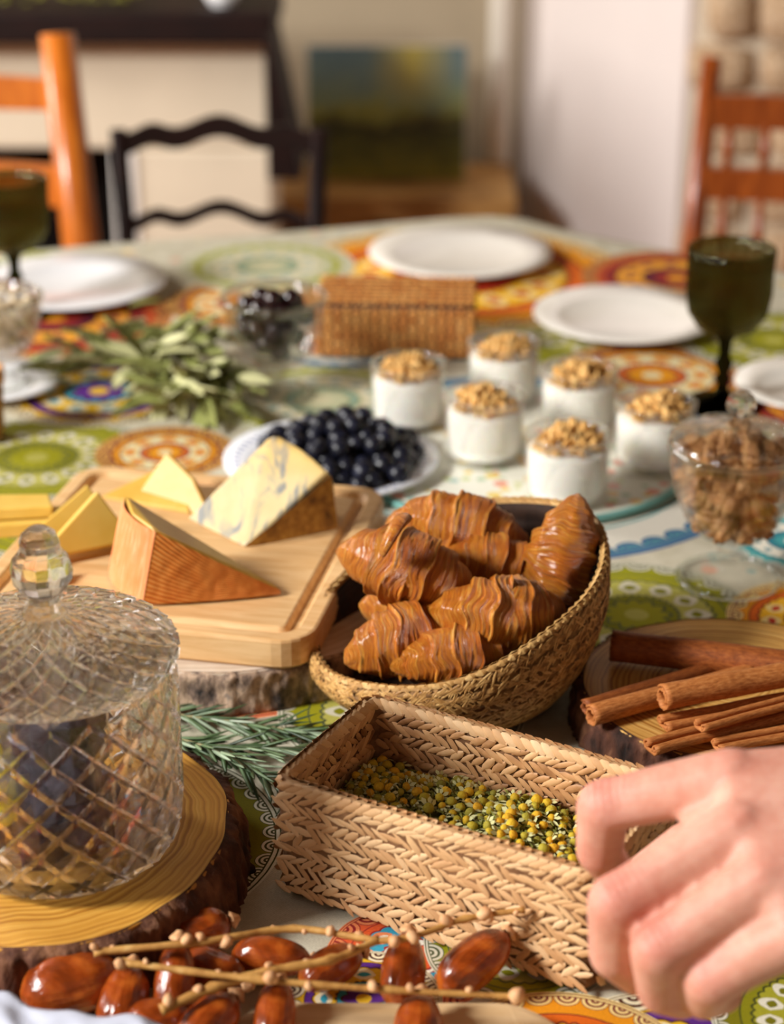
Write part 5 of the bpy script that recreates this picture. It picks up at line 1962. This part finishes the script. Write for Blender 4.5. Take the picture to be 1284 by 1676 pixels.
OX, OY = -.0925, 1.467
footed_dish('cherry_dish', 'open footed glass dish of dark cherries in front of the rattan box', OX, OY, 1, .081, .0415, .027, 0, .32, 'dish', M_pot)
ch0 = bmobj('dark_cherry', lump(2, .0083, 1, 1, .92, .05, 3), M_olive, None, True)
ro = random.Random(6)
pts = []
tries = 0
while len(pts) < 46 and tries < 40000:
    tries += 1
    z = ro.uniform(.037, .083)
    t_ = (z - .026) / .055
    rm = .0300 * min(1, .25 + .9 * max(0, t_) ** .6) - .004
    if z > .074:
        rm = .023 - (z - .074) * .8
    a, q = ro.uniform(0, 2 * PI), rm * math.sqrt(ro.random())
    p = Vector((q * math.cos(a), q * math.sin(a), z))
    if all((p - o_).length > .0125 for o_ in pts):
        pts.append(p)
for i, p in enumerate(pts):
    o = ch0 if i == 0 else ch0.copy()
    if i:
        C.objects.link(o)
    o.location = (OX + p.x, OY + p.y, TZ + p.z)
    o.rotation_euler = (ro.uniform(0, 6), ro.uniform(0, 6), 0)
    tag(o, 'glossy dark cherry heaped in the open footed glass dish', 'cherry', 'dark cherries in the footed dish')

LX, LY = -.319, 1.478
footed_dish('granola_dish', 'footed glass dish of oat granola on the saucer at the left edge', LX, LY, 1, .072, .043, .024, 0, .30).location.z += .005
crumbs = []
for k in range(330):
    z = ro.uniform(.030, .074)
    rm = .043 * min(.90, .42 + .55 * max(0, (z - .022) / .05) ** .6) - .004
    a, q = ro.uniform(0, 2 * PI), rm * math.sqrt(ro.random())
    b_ = lump(k, ro.uniform(.002, .0046), 1.2, .9, .6, .3, 1)
    V = [v.co + Vector((q * math.cos(a), q * math.sin(a), z)) for v in b_.verts]
    F = [tuple(v.index for v in f.verts) for f in b_.faces]
    b_.free()
    crumbs.append((V, F))
V, F = join(crumbs)
o = obj('oat_granola', V, F, noisy('oat_granola', [(.3, (178, 146, 104)), (.55, (222, 204, 172)), (.8, (238, 230, 212))], 120, 3, .7), None, True, loc=(LX, LY, TZ + .006))
tag(o, 'pale oat granola filling the footed glass dish at the left edge', 'granola', kind='stuff')
# brown jug with a cork-coloured rim at the very left edge
jg = empty('wooden_cup', (-.3100, 1.372, TZ + .0005), 'brown wooden cup with pale rim cut by the left edge', 'cup')
V, F = lathe([(0, 0), (.014, 0), (.017, .002), (.019, .040), (.0195, .047), (.0175, .047), (.016, .006), (0, .005)], 32)
obj('body', V, F, M_chest, jg)
V, F = lathe([(.0170, .0455), (.0205, .0450), (.0208, .0560), (.0172, .0560)], 32)
F += [(k, 96 + k, 96 + (k + 1) % 32, (k + 1) % 32) for k in range(32)]
obj('rim', V, F, plain('cork', (214, 160, 108), .7), jg)

# goblets of ribbed smoked glass
def goblet(label, x, y, H, rb_):
    root = empty('goblet', (x, y, TZ + .0006), label, 'goblet')
    fr = rb_ * .92
    z1 = H * .46
    rip = lambda a, r, z: r * (1 + .016 * math.cos(30 * a) * (1 if r > rb_ * .45 else 0))
    V, F = lathe([(0, 0), (fr, 0), (fr, .002), (fr * .6, .0045), (fr * .22, .009), (.0045, .018), (.0068, z1 * .38), (.0044, z1 * .46), (.0072, z1 * .60), (.0044, z1 * .72), (.0052, z1 * .9), (.008, z1 - .0006), (0, z1 - .0006)], 36)
    obj('stem', V, F, M_smoke_d, root)
    V, F = lathe([(0, z1), (rb_ * .30, z1), (rb_ * .66, z1 + .006), (rb_ * .90, z1 + .018), (rb_ * .98, z1 + .034), (rb_ * .97, H * .86), (rb_, H), (rb_ - .0009, H + .0008), (rb_ - .0020, H), (rb_ * .95 - .001, H * .86), (rb_ * .95 - .001, z1 + .035), (rb_ * .86, z1 + .020), (rb_ * .60, z1 + .009), (0, z1 + .005)], 120, rip)
    obj('cup', V, F, M_smoke, root)
    return root


goblet('ribbed smoked green goblet on the right behind the walnut dish', .2590, 1.440, .128, .0335)
goblet('ribbed smoked green goblet at the left edge before the orange chair', -.335, 1.672, .122, .0345)

# ------------------------------------------------------------------ sage bunch
def leaf_mesh():
    V, F = [], []
    ns = 8
    for i in range(ns + 1):
        u = i / ns
        w = .5 * math.sin(PI * (.04 + .96 * u) ** .8) ** .8 + .01
        c = .25 * math.sin(PI * u) * .5
        V += [(u, -w, c + .10), (u, -w * .5, c + .02), (u, 0, c - .05), (u, w * .5, c + .02), (u, w, c + .10), (u, 0, c - .16)]
        if i:
            b = (i - 1) * 6
            for k in range(6):
                F.append((b + k, b + (k + 1) % 6, b + 6 + (k + 1) % 6, b + 6 + k))
    F += [(5, 4, 3, 2, 1, 0), tuple(ns * 6 + k for k in range(6))]
    return V, F


sg = empty('sage_bunch', (-.195, 1.480, TZ + .003), 'bunch of dry grey-green sage leaves lying on the cloth left of the cherry dish', 'herbs')
rsg = random.Random(14)
lv = [obj('leaf', *leaf_mesh(), M_sage, sg, True), obj('leaf', *leaf_mesh(), M_sage_d, sg, True)]
k = 0
clusters = [((-.038, .020, .010), (-1, .35), .046, 16), ((-.010, .045, .016), (.4, .6), .040, 14), ((.020, .030, .022), (.2, -.2), .038, 16), ((.000, .005, .014), (-.8, -.1), .048, 12), ((.045, -.030, .012), (.5, -.8), .044, 12), ((.030, -.050, .008), (-.7, -.7), .050, 14), ((.060, -.060, .006), (.3, -1), .046, 8), ((.052, -.02, .014), (.3, -.8), .036, 14), ((.010, .020, .020), (.5, .1), .034, 18), ((.022, -.040, .012), (-.9, -.3), .040, 12)]
for (c_, d_, L_, n_) in clusters:
    for q in range(n_):
        o = lv[k] if k < 2 else lv[k % 2].copy()
        if k >= 2:
            C.objects.link(o)
            o.parent = sg
        k += 1
        ang = math.atan2(d_[1], d_[0]) + rsg.gauss(0, .55)
        d = Vector((math.cos(ang), math.sin(ang), rsg.uniform(.02, .32)))
        p = Vector(c_) + Vector((rsg.gauss(0, .014), rsg.gauss(0, .012), rsg.uniform(-.002, .012)))
        p.z = max(p.z, .009)
        m_ = strand_mat4(p, d, Vector((rsg.gauss(0, .4), rsg.gauss(0, .4), 1)), 0, L_ * rsg.uniform(.7, 1.1), L_ * rsg.uniform(.24, .36))
        o.matrix_local = m_
for a_, b_ in (((-.06, .03, .006), (.02, .01, .012)), ((.02, .01, .012), (.06, -.05, .008)), ((.0, .04, .01), (.05, -.03, .01))):
    V, F = tube(smooth_path([a_, ((a_[0] + b_[0]) / 2, (a_[1] + b_[1]) / 2 + .005, (a_[2] + b_[2]) / 2), b_], 5), .0014, 8)
    obj('stem', V, F, M_stem, sg)
for i, (x, y, z, a) in enumerate(((-.232, 1.655, TZ + .013, .5), (-.268, 1.485, TZ + .011, 1.1))):
    o = obj('sage_leaf', *leaf_mesh(), M_sage_d, None, True)
    o.matrix_world = Matrix.Translation((x, y, z)) @ Matrix.Rotation(a, 4, 'Z') @ Matrix.Diagonal((.030, .010, .010, 1))
    tag(o, ('loose green sage leaf on the edge of the bluish plate', 'loose green sage leaf on the small saucer')[i], 'leaf')

# ------------------------------------------------------------------ dates on their stalks
ty = empty('wooden_tray', (.000, .640, TZ + .0005), 'pale wooden dish under the dates at the front edge', 'dish')
V, F = prism([(x * 1.0, y) for x, y in rounded_rect(.150, .100, .03, 8)], 0, .006, .002)
V = [(x, y, z + (.010 * max(0, (max(abs(x) / .075, abs(y) / .05)) - .62) if z > .003 else 0)) for x, y, z in V]
obj('dish', V, F, grain_wood('pale_ash', (232, 206, 164), (204, 168, 118), 9, (1, 7, 7)), ty, False)


def date(seed, L=.036, r=.0092):
    V, F = [], []
    nu, nt_ = 40, 32
    for i in range(nu + 1):
        u = i / nu
        s = 2 * u - 1
        base = r * max(.03, (1 - abs(s) ** 2.6)) ** .55 * (1 - .10 * s)
        for k in range(nt_):
            th = 2 * PI * k / nt_
            w = 1 + .05 * nz(math.cos(th) * 1.5 + seed, math.sin(th) * 1.5, s * 1.3) - .045 * max(0, math.sin(th * 5 + 2 * nz(s * 1.5, seed))) ** 6 + .02 * nz(math.cos(th) * 5, math.sin(th) * 5, s * 4 + seed)
            V.append((s * L / 2, base * w * math.cos(th), base * w * math.sin(th)))
    for i in range(nu):
        for k in range(nt_):
            F.append((i * nt_ + k, i * nt_ + (k + 1) % nt_, (i + 1) * nt_ + (k + 1) % nt_, (i + 1) * nt_ + k))
    F += [tuple(reversed(range(nt_))), tuple(nu * nt_ + k for k in range(nt_))]
    return V, F


capV, capF = lathe([(0, -.0006), (.0030, 0), (.0040, .0010), (.0034, .0020), (.0022, .0034), (.0012, .0048), (0, .0050)], 12, lambda a, r, z: r * (1 + .18 * math.cos(6 * a)))
DATES = [  # x, y, z, yaw, pitch, length, radius, label, cap?
    (-.139, .6950, TZ + .0150, 12, 6, .046, .0135, 'largest amber-brown date at the left, beside the white paper', False),
    (-.116, .6860, TZ + .0130, 80, 30, .034, .0110, 'dark reddish date standing next to the largest one', False),
    (-.0945, .6920, TZ + .0185, 84, 46, .036, .0090, 'wrinkled pinkish date upright behind the crossing stalks', True),
    (-.0870, .7380, TZ + .0120, 20, 10, .028, .0105, 'orange-brown date farthest back, against the bark of the honey slice', False),
    (-.0790, .7080, TZ + .0120, -30, 0, .034, .0098, 'dark amber date under the upper stalk, left of centre', False),
    (-.0540, .7190, TZ + .0115, -8, 0, .036, .0092, 'purple-black date in the shade behind the upper stalk', False),
    (-.0270, .7120, TZ + .0115, 40, 0, .034, .0090, 'purple-brown date behind the fork of the stalks', False),
    (.0050, .7050, TZ + .0145, 82, 30, .036, .0098, 'amber date with a split skin, left of the glossy one', True),
    (.0365, .7080, TZ + .0170, 40, 16, .041, .0108, 'glossy mahogany date with a white highlight under the stalk end', True),
    (.0110, .6640, TZ + .0150, 84, 24, .034, .0108, 'orange-red date at the front edge in the middle', False),
    (-.0500, .6720, TZ + .0160, 86, 30, .034, .0088, 'brown date standing at the front edge left of the pale dish', False),
    (-.0770, .6680, TZ + .0160, 50, 16, .032, .0105, 'plump red-brown date at the front edge by the cut stalk end', False),
    (-.1000, .6760, TZ + .0110, 10, 0, .030, .0095, 'dark red date half behind the white paper', False),
]
for i, (x, y, z, yaw, pit, L_, r_, lab, cap) in enumerate(DATES):
    o = obj('date', *date(i * 3.3, L_, r_), M_date, None, True, loc=(x, y, z), rot=(0, R(-pit), R(yaw)))
    o.rotation_euler = (Matrix.Rotation(R(yaw), 3, 'Z') @ Matrix.Rotation(R(-pit), 3, 'Y')).to_euler()
    tag(o, lab, 'date')
    c_ = obj('calyx', capV, capF, M_pod, o, True)
    c_.location = (L_ / 2 - .0004, 0, 0)
    c_.rotation_euler = (0, R(90), 0)


def stalk(label, path, r, knots, seed, side=1):
    pts = smooth_path(path, 8)
    base = Vector(pts[0])
    root = empty('date_stalk', base, label, 'stalk')
    rk_ = random.Random(seed)
    rel = [p - base for p in pts]
    rad = [r * (1 + .18 * math.sin(i * 1.7 + seed) * .5 + (.35 if i % 8 == 0 else 0)) * (1 - .25 * i / len(rel)) for i in range(len(rel))]
    V, F = tube(rel, rad, 12)
    obj('stem', V, F, M_stalk, root)
    me = None
    for k in range(knots):
        i = int(min(.98, max(.02, (k + .5 + rk_.uniform(-.45, .45)) / knots)) * (len(rel) - 1))
        p = rel[i]
        if me is None:
            bm = lump(seed + k, .0022, 1, 1, 1.25, .25, 2)
            o = bmobj('bud', bm, M_pod, root, True)
            me = o.data
        else:
            o = bpy.data.objects.new('bud', me)
            C.objects.link(o)
            o.parent = root
        a = rk_.uniform(-.6, PI + .6)
        s = rk_.uniform(.5, 1.45)
        o.location = p + Vector((rk_.uniform(-.001, .001), -.0012 * math.cos(a), math.sin(a) * r * 1.35))
        o.scale = (s, s, s)
        o.rotation_euler = (rk_.uniform(-1, 1), rk_.uniform(-1, 1), 0)
    return root


stalk('upper date stalk with orange buds running to the glossy date', [(-.128, .690, TZ + .0360), (-.082, .695, TZ + .0375), (-.043, .708, TZ + .0350), (.000, .699, TZ + .0355), (.032, .713, TZ + .0365), (.0585, .715, TZ + .0400)], .0017, 16, 3)
stalk('lower straight date stalk lying across in front, its cut end to the right', [(-.114, .678, TZ + .0395), (-.057, .670, TZ + .0370), (.000, .668, TZ + .0330), (.0575, .667, TZ + .0300)], .0016, 9, 7)
stalk('thick curved stalk linking the two others, cut end at the front', [(-.0965, .661, TZ + .0280), (-.0760, .671, TZ + .0315), (-.052, .679, TZ + .0345), (-.026, .686, TZ + .0350), (-.006, .700, TZ + .0350)], .0022, 6, 12)

# white paper in the corner
V, F, UV = [], [], []
gx, gy = 60, 36
for j in range(gy + 1):
    for i in range(gx + 1):
        u, v = i / gx, j / gy
        x = -.250 + .180 * u
        ye = .6680 - .018 * u - .012 * max(0, u - .55) * 3 + .003 * math.sin(u * 17) + .002 * math.sin(u * 41)
        y = ye - .10 * v
        z = TZ + .046 - .016 * u + .004 * nz(u * 5, v * 4, 2) + .004 * abs(nz(u * 11, v * 7, 5)) - .022 * v * v + .003 * math.sin(u * 9 + v * 5)
        V.append((x, y, z))
nb = len(V)
V += [(x, y, z - .0008) for x, y, z in V]
for j in range(gy):
    for i in range(gx):
        b_ = j * (gx + 1) + i
        q = (b_, b_ + gx + 1, b_ + gx + 2, b_ + 1)
        F.append(q)
        F.append(tuple(reversed([k + nb for k in q])))
for i in range(gx):
    F.append((i, i + 1, nb + i + 1, nb + i))
for j in range(gy):
    a_ = j * (gx + 1) + gx
    F.append((a_, a_ + gx + 1, nb + a_ + gx + 1, nb + a_))
o = obj('paper_napkin', V, F, M_paper, None, True)
tag(o, 'crumpled white paper napkin in the near left corner beside the dates', 'napkin')

# ------------------------------------------------------------------ the hand
def skin_mat():
    m, t, p = newmat('skin')
    v = t.coord('Object')
    at = t.n('ShaderNodeAttribute')
    at.attribute_name = 'flush'
    n1 = t.noise(v, 28, 4, .6)
    n2 = t.noise(v, 220, 3, .6)
    vo = t.n('ShaderNodeTexVoronoi', feature='DISTANCE_TO_EDGE')
    t.put(vo.inputs['Vector'], v)
    vo.inputs['Scale'].default_value = 900
    c = t.ramp(n1, [(.3, rgba((204, 138, 116))), (.55, rgba((220, 162, 140))), (.75, rgba((230, 180, 160)))])
    c = t.mix(t.m('MULTIPLY', at.outputs['Fac'], .62), c, rgba((204, 94, 82)))
    c = t.mix(.10, c, t.ramp(n2, [(.4, rgba((200, 120, 100))), (.6, rgba((240, 204, 184)))]))
    t.put(p.inputs['Base Color'], c)
    p.inputs['Roughness'].default_value = .48
    p.inputs['Specular IOR Level'].default_value = .4
    p.inputs['Subsurface Weight'].default_value = .30
    p.inputs['Subsurface Radius'].default_value = (.007, .0028, .0014)
    p.inputs['Subsurface Scale'].default_value = 1.0
    t.put(p.inputs['Normal'], t.bump(t.m('ADD', t.m('MULTIPLY', n2, .6), t.m('MULTIPLY', vo.outputs['Distance'], 1.5)), .22, .0008))
    return m


J = {  # joint: (x, y, z, radius)
    'wa': (.218, .668, .882, .0220), 'wb': (.214, .624, .874, .0205),
    'f1': (.335, .630, .925, .0290), 'f2': (.325, .590, .915, .0270), 'g1': (.62, .56, 1.00, .038), 'g2': (.60, .52, .99, .036),
    'i0': (.1370, .6720, .8830, .0136), 'i1': (.0865, .6800, .8660, .0116), 'i2': (.0862, .6850, .8410, .0100), 'i3': (.0960, .6970, .8210, .0082),
    'm0': (.1355, .6440, .8765, .0138), 'm1': (.0880, .6340, .8510, .0124), 'm2': (.0885, .6385, .8240, .0107), 'm3': (.0990, .6470, .8070, .0088),
    'r0': (.1420, .6220, .8690, .0132), 'r1': (.1025, .6160, .8425, .0118), 'r2': (.1060, .6255, .8165, .0103), 'r3': (.1170, .6390, .8010, .0085),
    'l0': (.1510, .6060, .8570, .0122), 'l1': (.1220, .6100, .8335, .0112), 'l2': (.1225, .6245, .8140, .0098), 'l3': (.1330, .6380, .8040, .0080),
    't0': (.195, .690, .868, .0160), 't1': (.158, .706, .846, .0125), 't2': (.128, .712, .826, .0106), 't3': (.110, .712, .812, .0084),
}


def ball_pts(c, r, n=40):
    pts = []
    for i in range(n):
        z = 1 - 2 * (i + .5) / n
        a = i * 2.39996
        s = math.sqrt(1 - z * z)
        pts.append((c[0] + r * s * math.cos(a), c[1] + r * s * math.sin(a), c[2] + r * z))
    return pts


def hull_into(bm_all, names, scale=1.0):
    bm = bmesh.new()
    for nm in names:
        x, y, z, r = J[nm] if isinstance(nm, str) else nm
        for q in ball_pts((x, y, z), r * scale, 60):
            bm.verts.new(q)
    res = bmesh.ops.convex_hull(bm, input=bm.verts)
    bmesh.ops.delete(bm, geom=[v for v in bm.verts if not v.link_faces], context='VERTS')
    me = bpy.data.meshes.new('tmp')
    bm.to_mesh(me)
    bm.free()
    bm_all.from_mesh(me)
    bpy.data.meshes.remove(me)


bm = bmesh.new()


def mid(a, b, t_, r, dz=0):
    A_, B_ = J[a], J[b]
    return (A_[0] * (1 - t_) + B_[0] * t_, A_[1] * (1 - t_) + B_[1] * t_, A_[2] * (1 - t_) + B_[2] * t_ + dz, r)


for f in 'imrl':
    k0, k1, k2, k3 = (J[f + str(q)] for q in range(4))
    mr = (k0[3] + k1[3]) / 2 * .96
    hull_into(bm, [f + '0', mid(f + '0', f + '1', .5, mr, .0006)])
    hull_into(bm, [mid(f + '0', f + '1', .5, mr, .0006), mid(f + '0', f + '1', .85, k1[3] * .97)])
    hull_into(bm, [mid(f + '0', f + '1', .85, k1[3] * .97), f + '1'])
    hull_into(bm, [f + '1', mid(f + '1', f + '2', .55, k2[3] * 1.06)])
    hull_into(bm, [mid(f + '1', f + '2', .55, k2[3] * 1.06), f + '2'])
    hull_into(bm, [f + '2', f + '3'])
for a_, b_ in (('i', 'm'), ('m', 'r'), ('r', 'l')):
    w = 'wa' if a_ == 'i' else 'wb'
    A_, B_ = J[a_ + '0'], J[b_ + '0']
    hull_into(bm, [(A_[0] + .003, A_[1], A_[2] - .0008, .0130), (B_[0] + .003, B_[1], B_[2] - .0008, .0126), 'wa', 'wb'])
    # web between the fingers
    m1, m2 = mid(a_ + '0', a_ + '1', .30, .0070, -.004), mid(b_ + '0', b_ + '1', .30, .0070, -.004)
    hull_into(bm, [(A_[0], A_[1], A_[2] - .004, .009), (B_[0], B_[1], B_[2] - .004, .009), m1, m2])
# knuckles and tendons on the back
for f, w in (('i', 'wa'), ('m', 'wa'), ('r', 'wb'), ('l', 'wb')):
    k0 = J[f + '0']
    W_ = J[w]
    hull_into(bm, [(k0[0], k0[1] - .001, k0[2] + .0012, .0116), (k0[0] * .45 + W_[0] * .55, k0[1] * .45 + W_[1] * .55, k0[2] * .45 + W_[2] * .55 + .0075, .0060)])
hull_into(bm, ['t0', 't1'])
hull_into(bm, ['t1', 't2'])
hull_into(bm, ['t2', 't3'])
hull_into(bm, ['wa', 't0', (.150, .680, .868, .011)])
hull_into(bm, ['wa', 'wb', 'f1', 'f2'])
hull_into(bm, ['f1', 'f2', 'g1', 'g2'])
me = bpy.data.meshes.new('hand_raw')
bm.to_mesh(me)
bm.free()
tmp = bpy.data.objects.new('hand_raw', me)
C.objects.link(tmp)
md = tmp.modifiers.new('r', 'REMESH')
md.mode = 'VOXEL'
md.voxel_size = .0013
md.use_smooth_shade = True
ms = tmp.modifiers.new('s', 'SMOOTH')
ms.factor = .5
ms.iterations = 9
dg = bpy.context.evaluated_depsgraph_get()
hm = bpy.data.meshes.new_from_object(tmp.evaluated_get(dg))
hm.name = 'person'
bpy.data.objects.remove(tmp)
nv = len(hm.vertices)
co = np.empty(nv * 3, dtype=np.float32)
hm.vertices.foreach_get('co', co)
co = co.reshape(-1, 3)
fl = np.zeros(nv, dtype=np.float32)
for f in 'imrl':
    for q, wgt, rad in (('0', .45, .014), ('1', .95, .013), ('2', .75, .011), ('3', .9, .011)):
        x, y, z, r = J[f + q]
        fl = np.maximum(fl, wgt * np.exp(-((co - np.array([x, y, z + r * .4])) ** 2).sum(1) / rad ** 2))
at = hm.attributes.new('flush', 'FLOAT', 'POINT')
at.data.foreach_set('value', fl)
# knuckle creases
dz = np.zeros_like(co)
nrm = np.empty(nv * 3, dtype=np.float32)
hm.vertices.foreach_get('normal', nrm)
nrm = nrm.reshape(-1, 3)
for f in 'imrl':
    a_, b_ = np.array(J[f + '0'][:3]), np.array(J[f + '1'][:3])
    r_ = J[f + '1'][3]
    ax = (b_ - a_) / np.linalg.norm(b_ - a_)
    rel = co - b_
    s_ = rel @ ax
    d2 = (rel ** 2).sum(1)
    topw = np.clip((nrm[:, 2] - .1) * 2, 0, 1)
    k = np.exp(-d2 / (r_ * 1.25) ** 2) * topw
    dz -= (nrm.T * (k * .0007 * np.maximum(0, np.cos(s_ * 2 * PI / .0030)))).T
co2 = co + dz
hm.vertices.foreach_set('co', co2.astype(np.float32).ravel())
hm.update()
hm.materials.clear()
hm.materials.append(skin_mat())
po = bpy.data.objects.new('person', hm)
C.objects.link(po)
tag(po, 'bare left hand and forearm reaching in from the right over the chamomile basket', 'person')
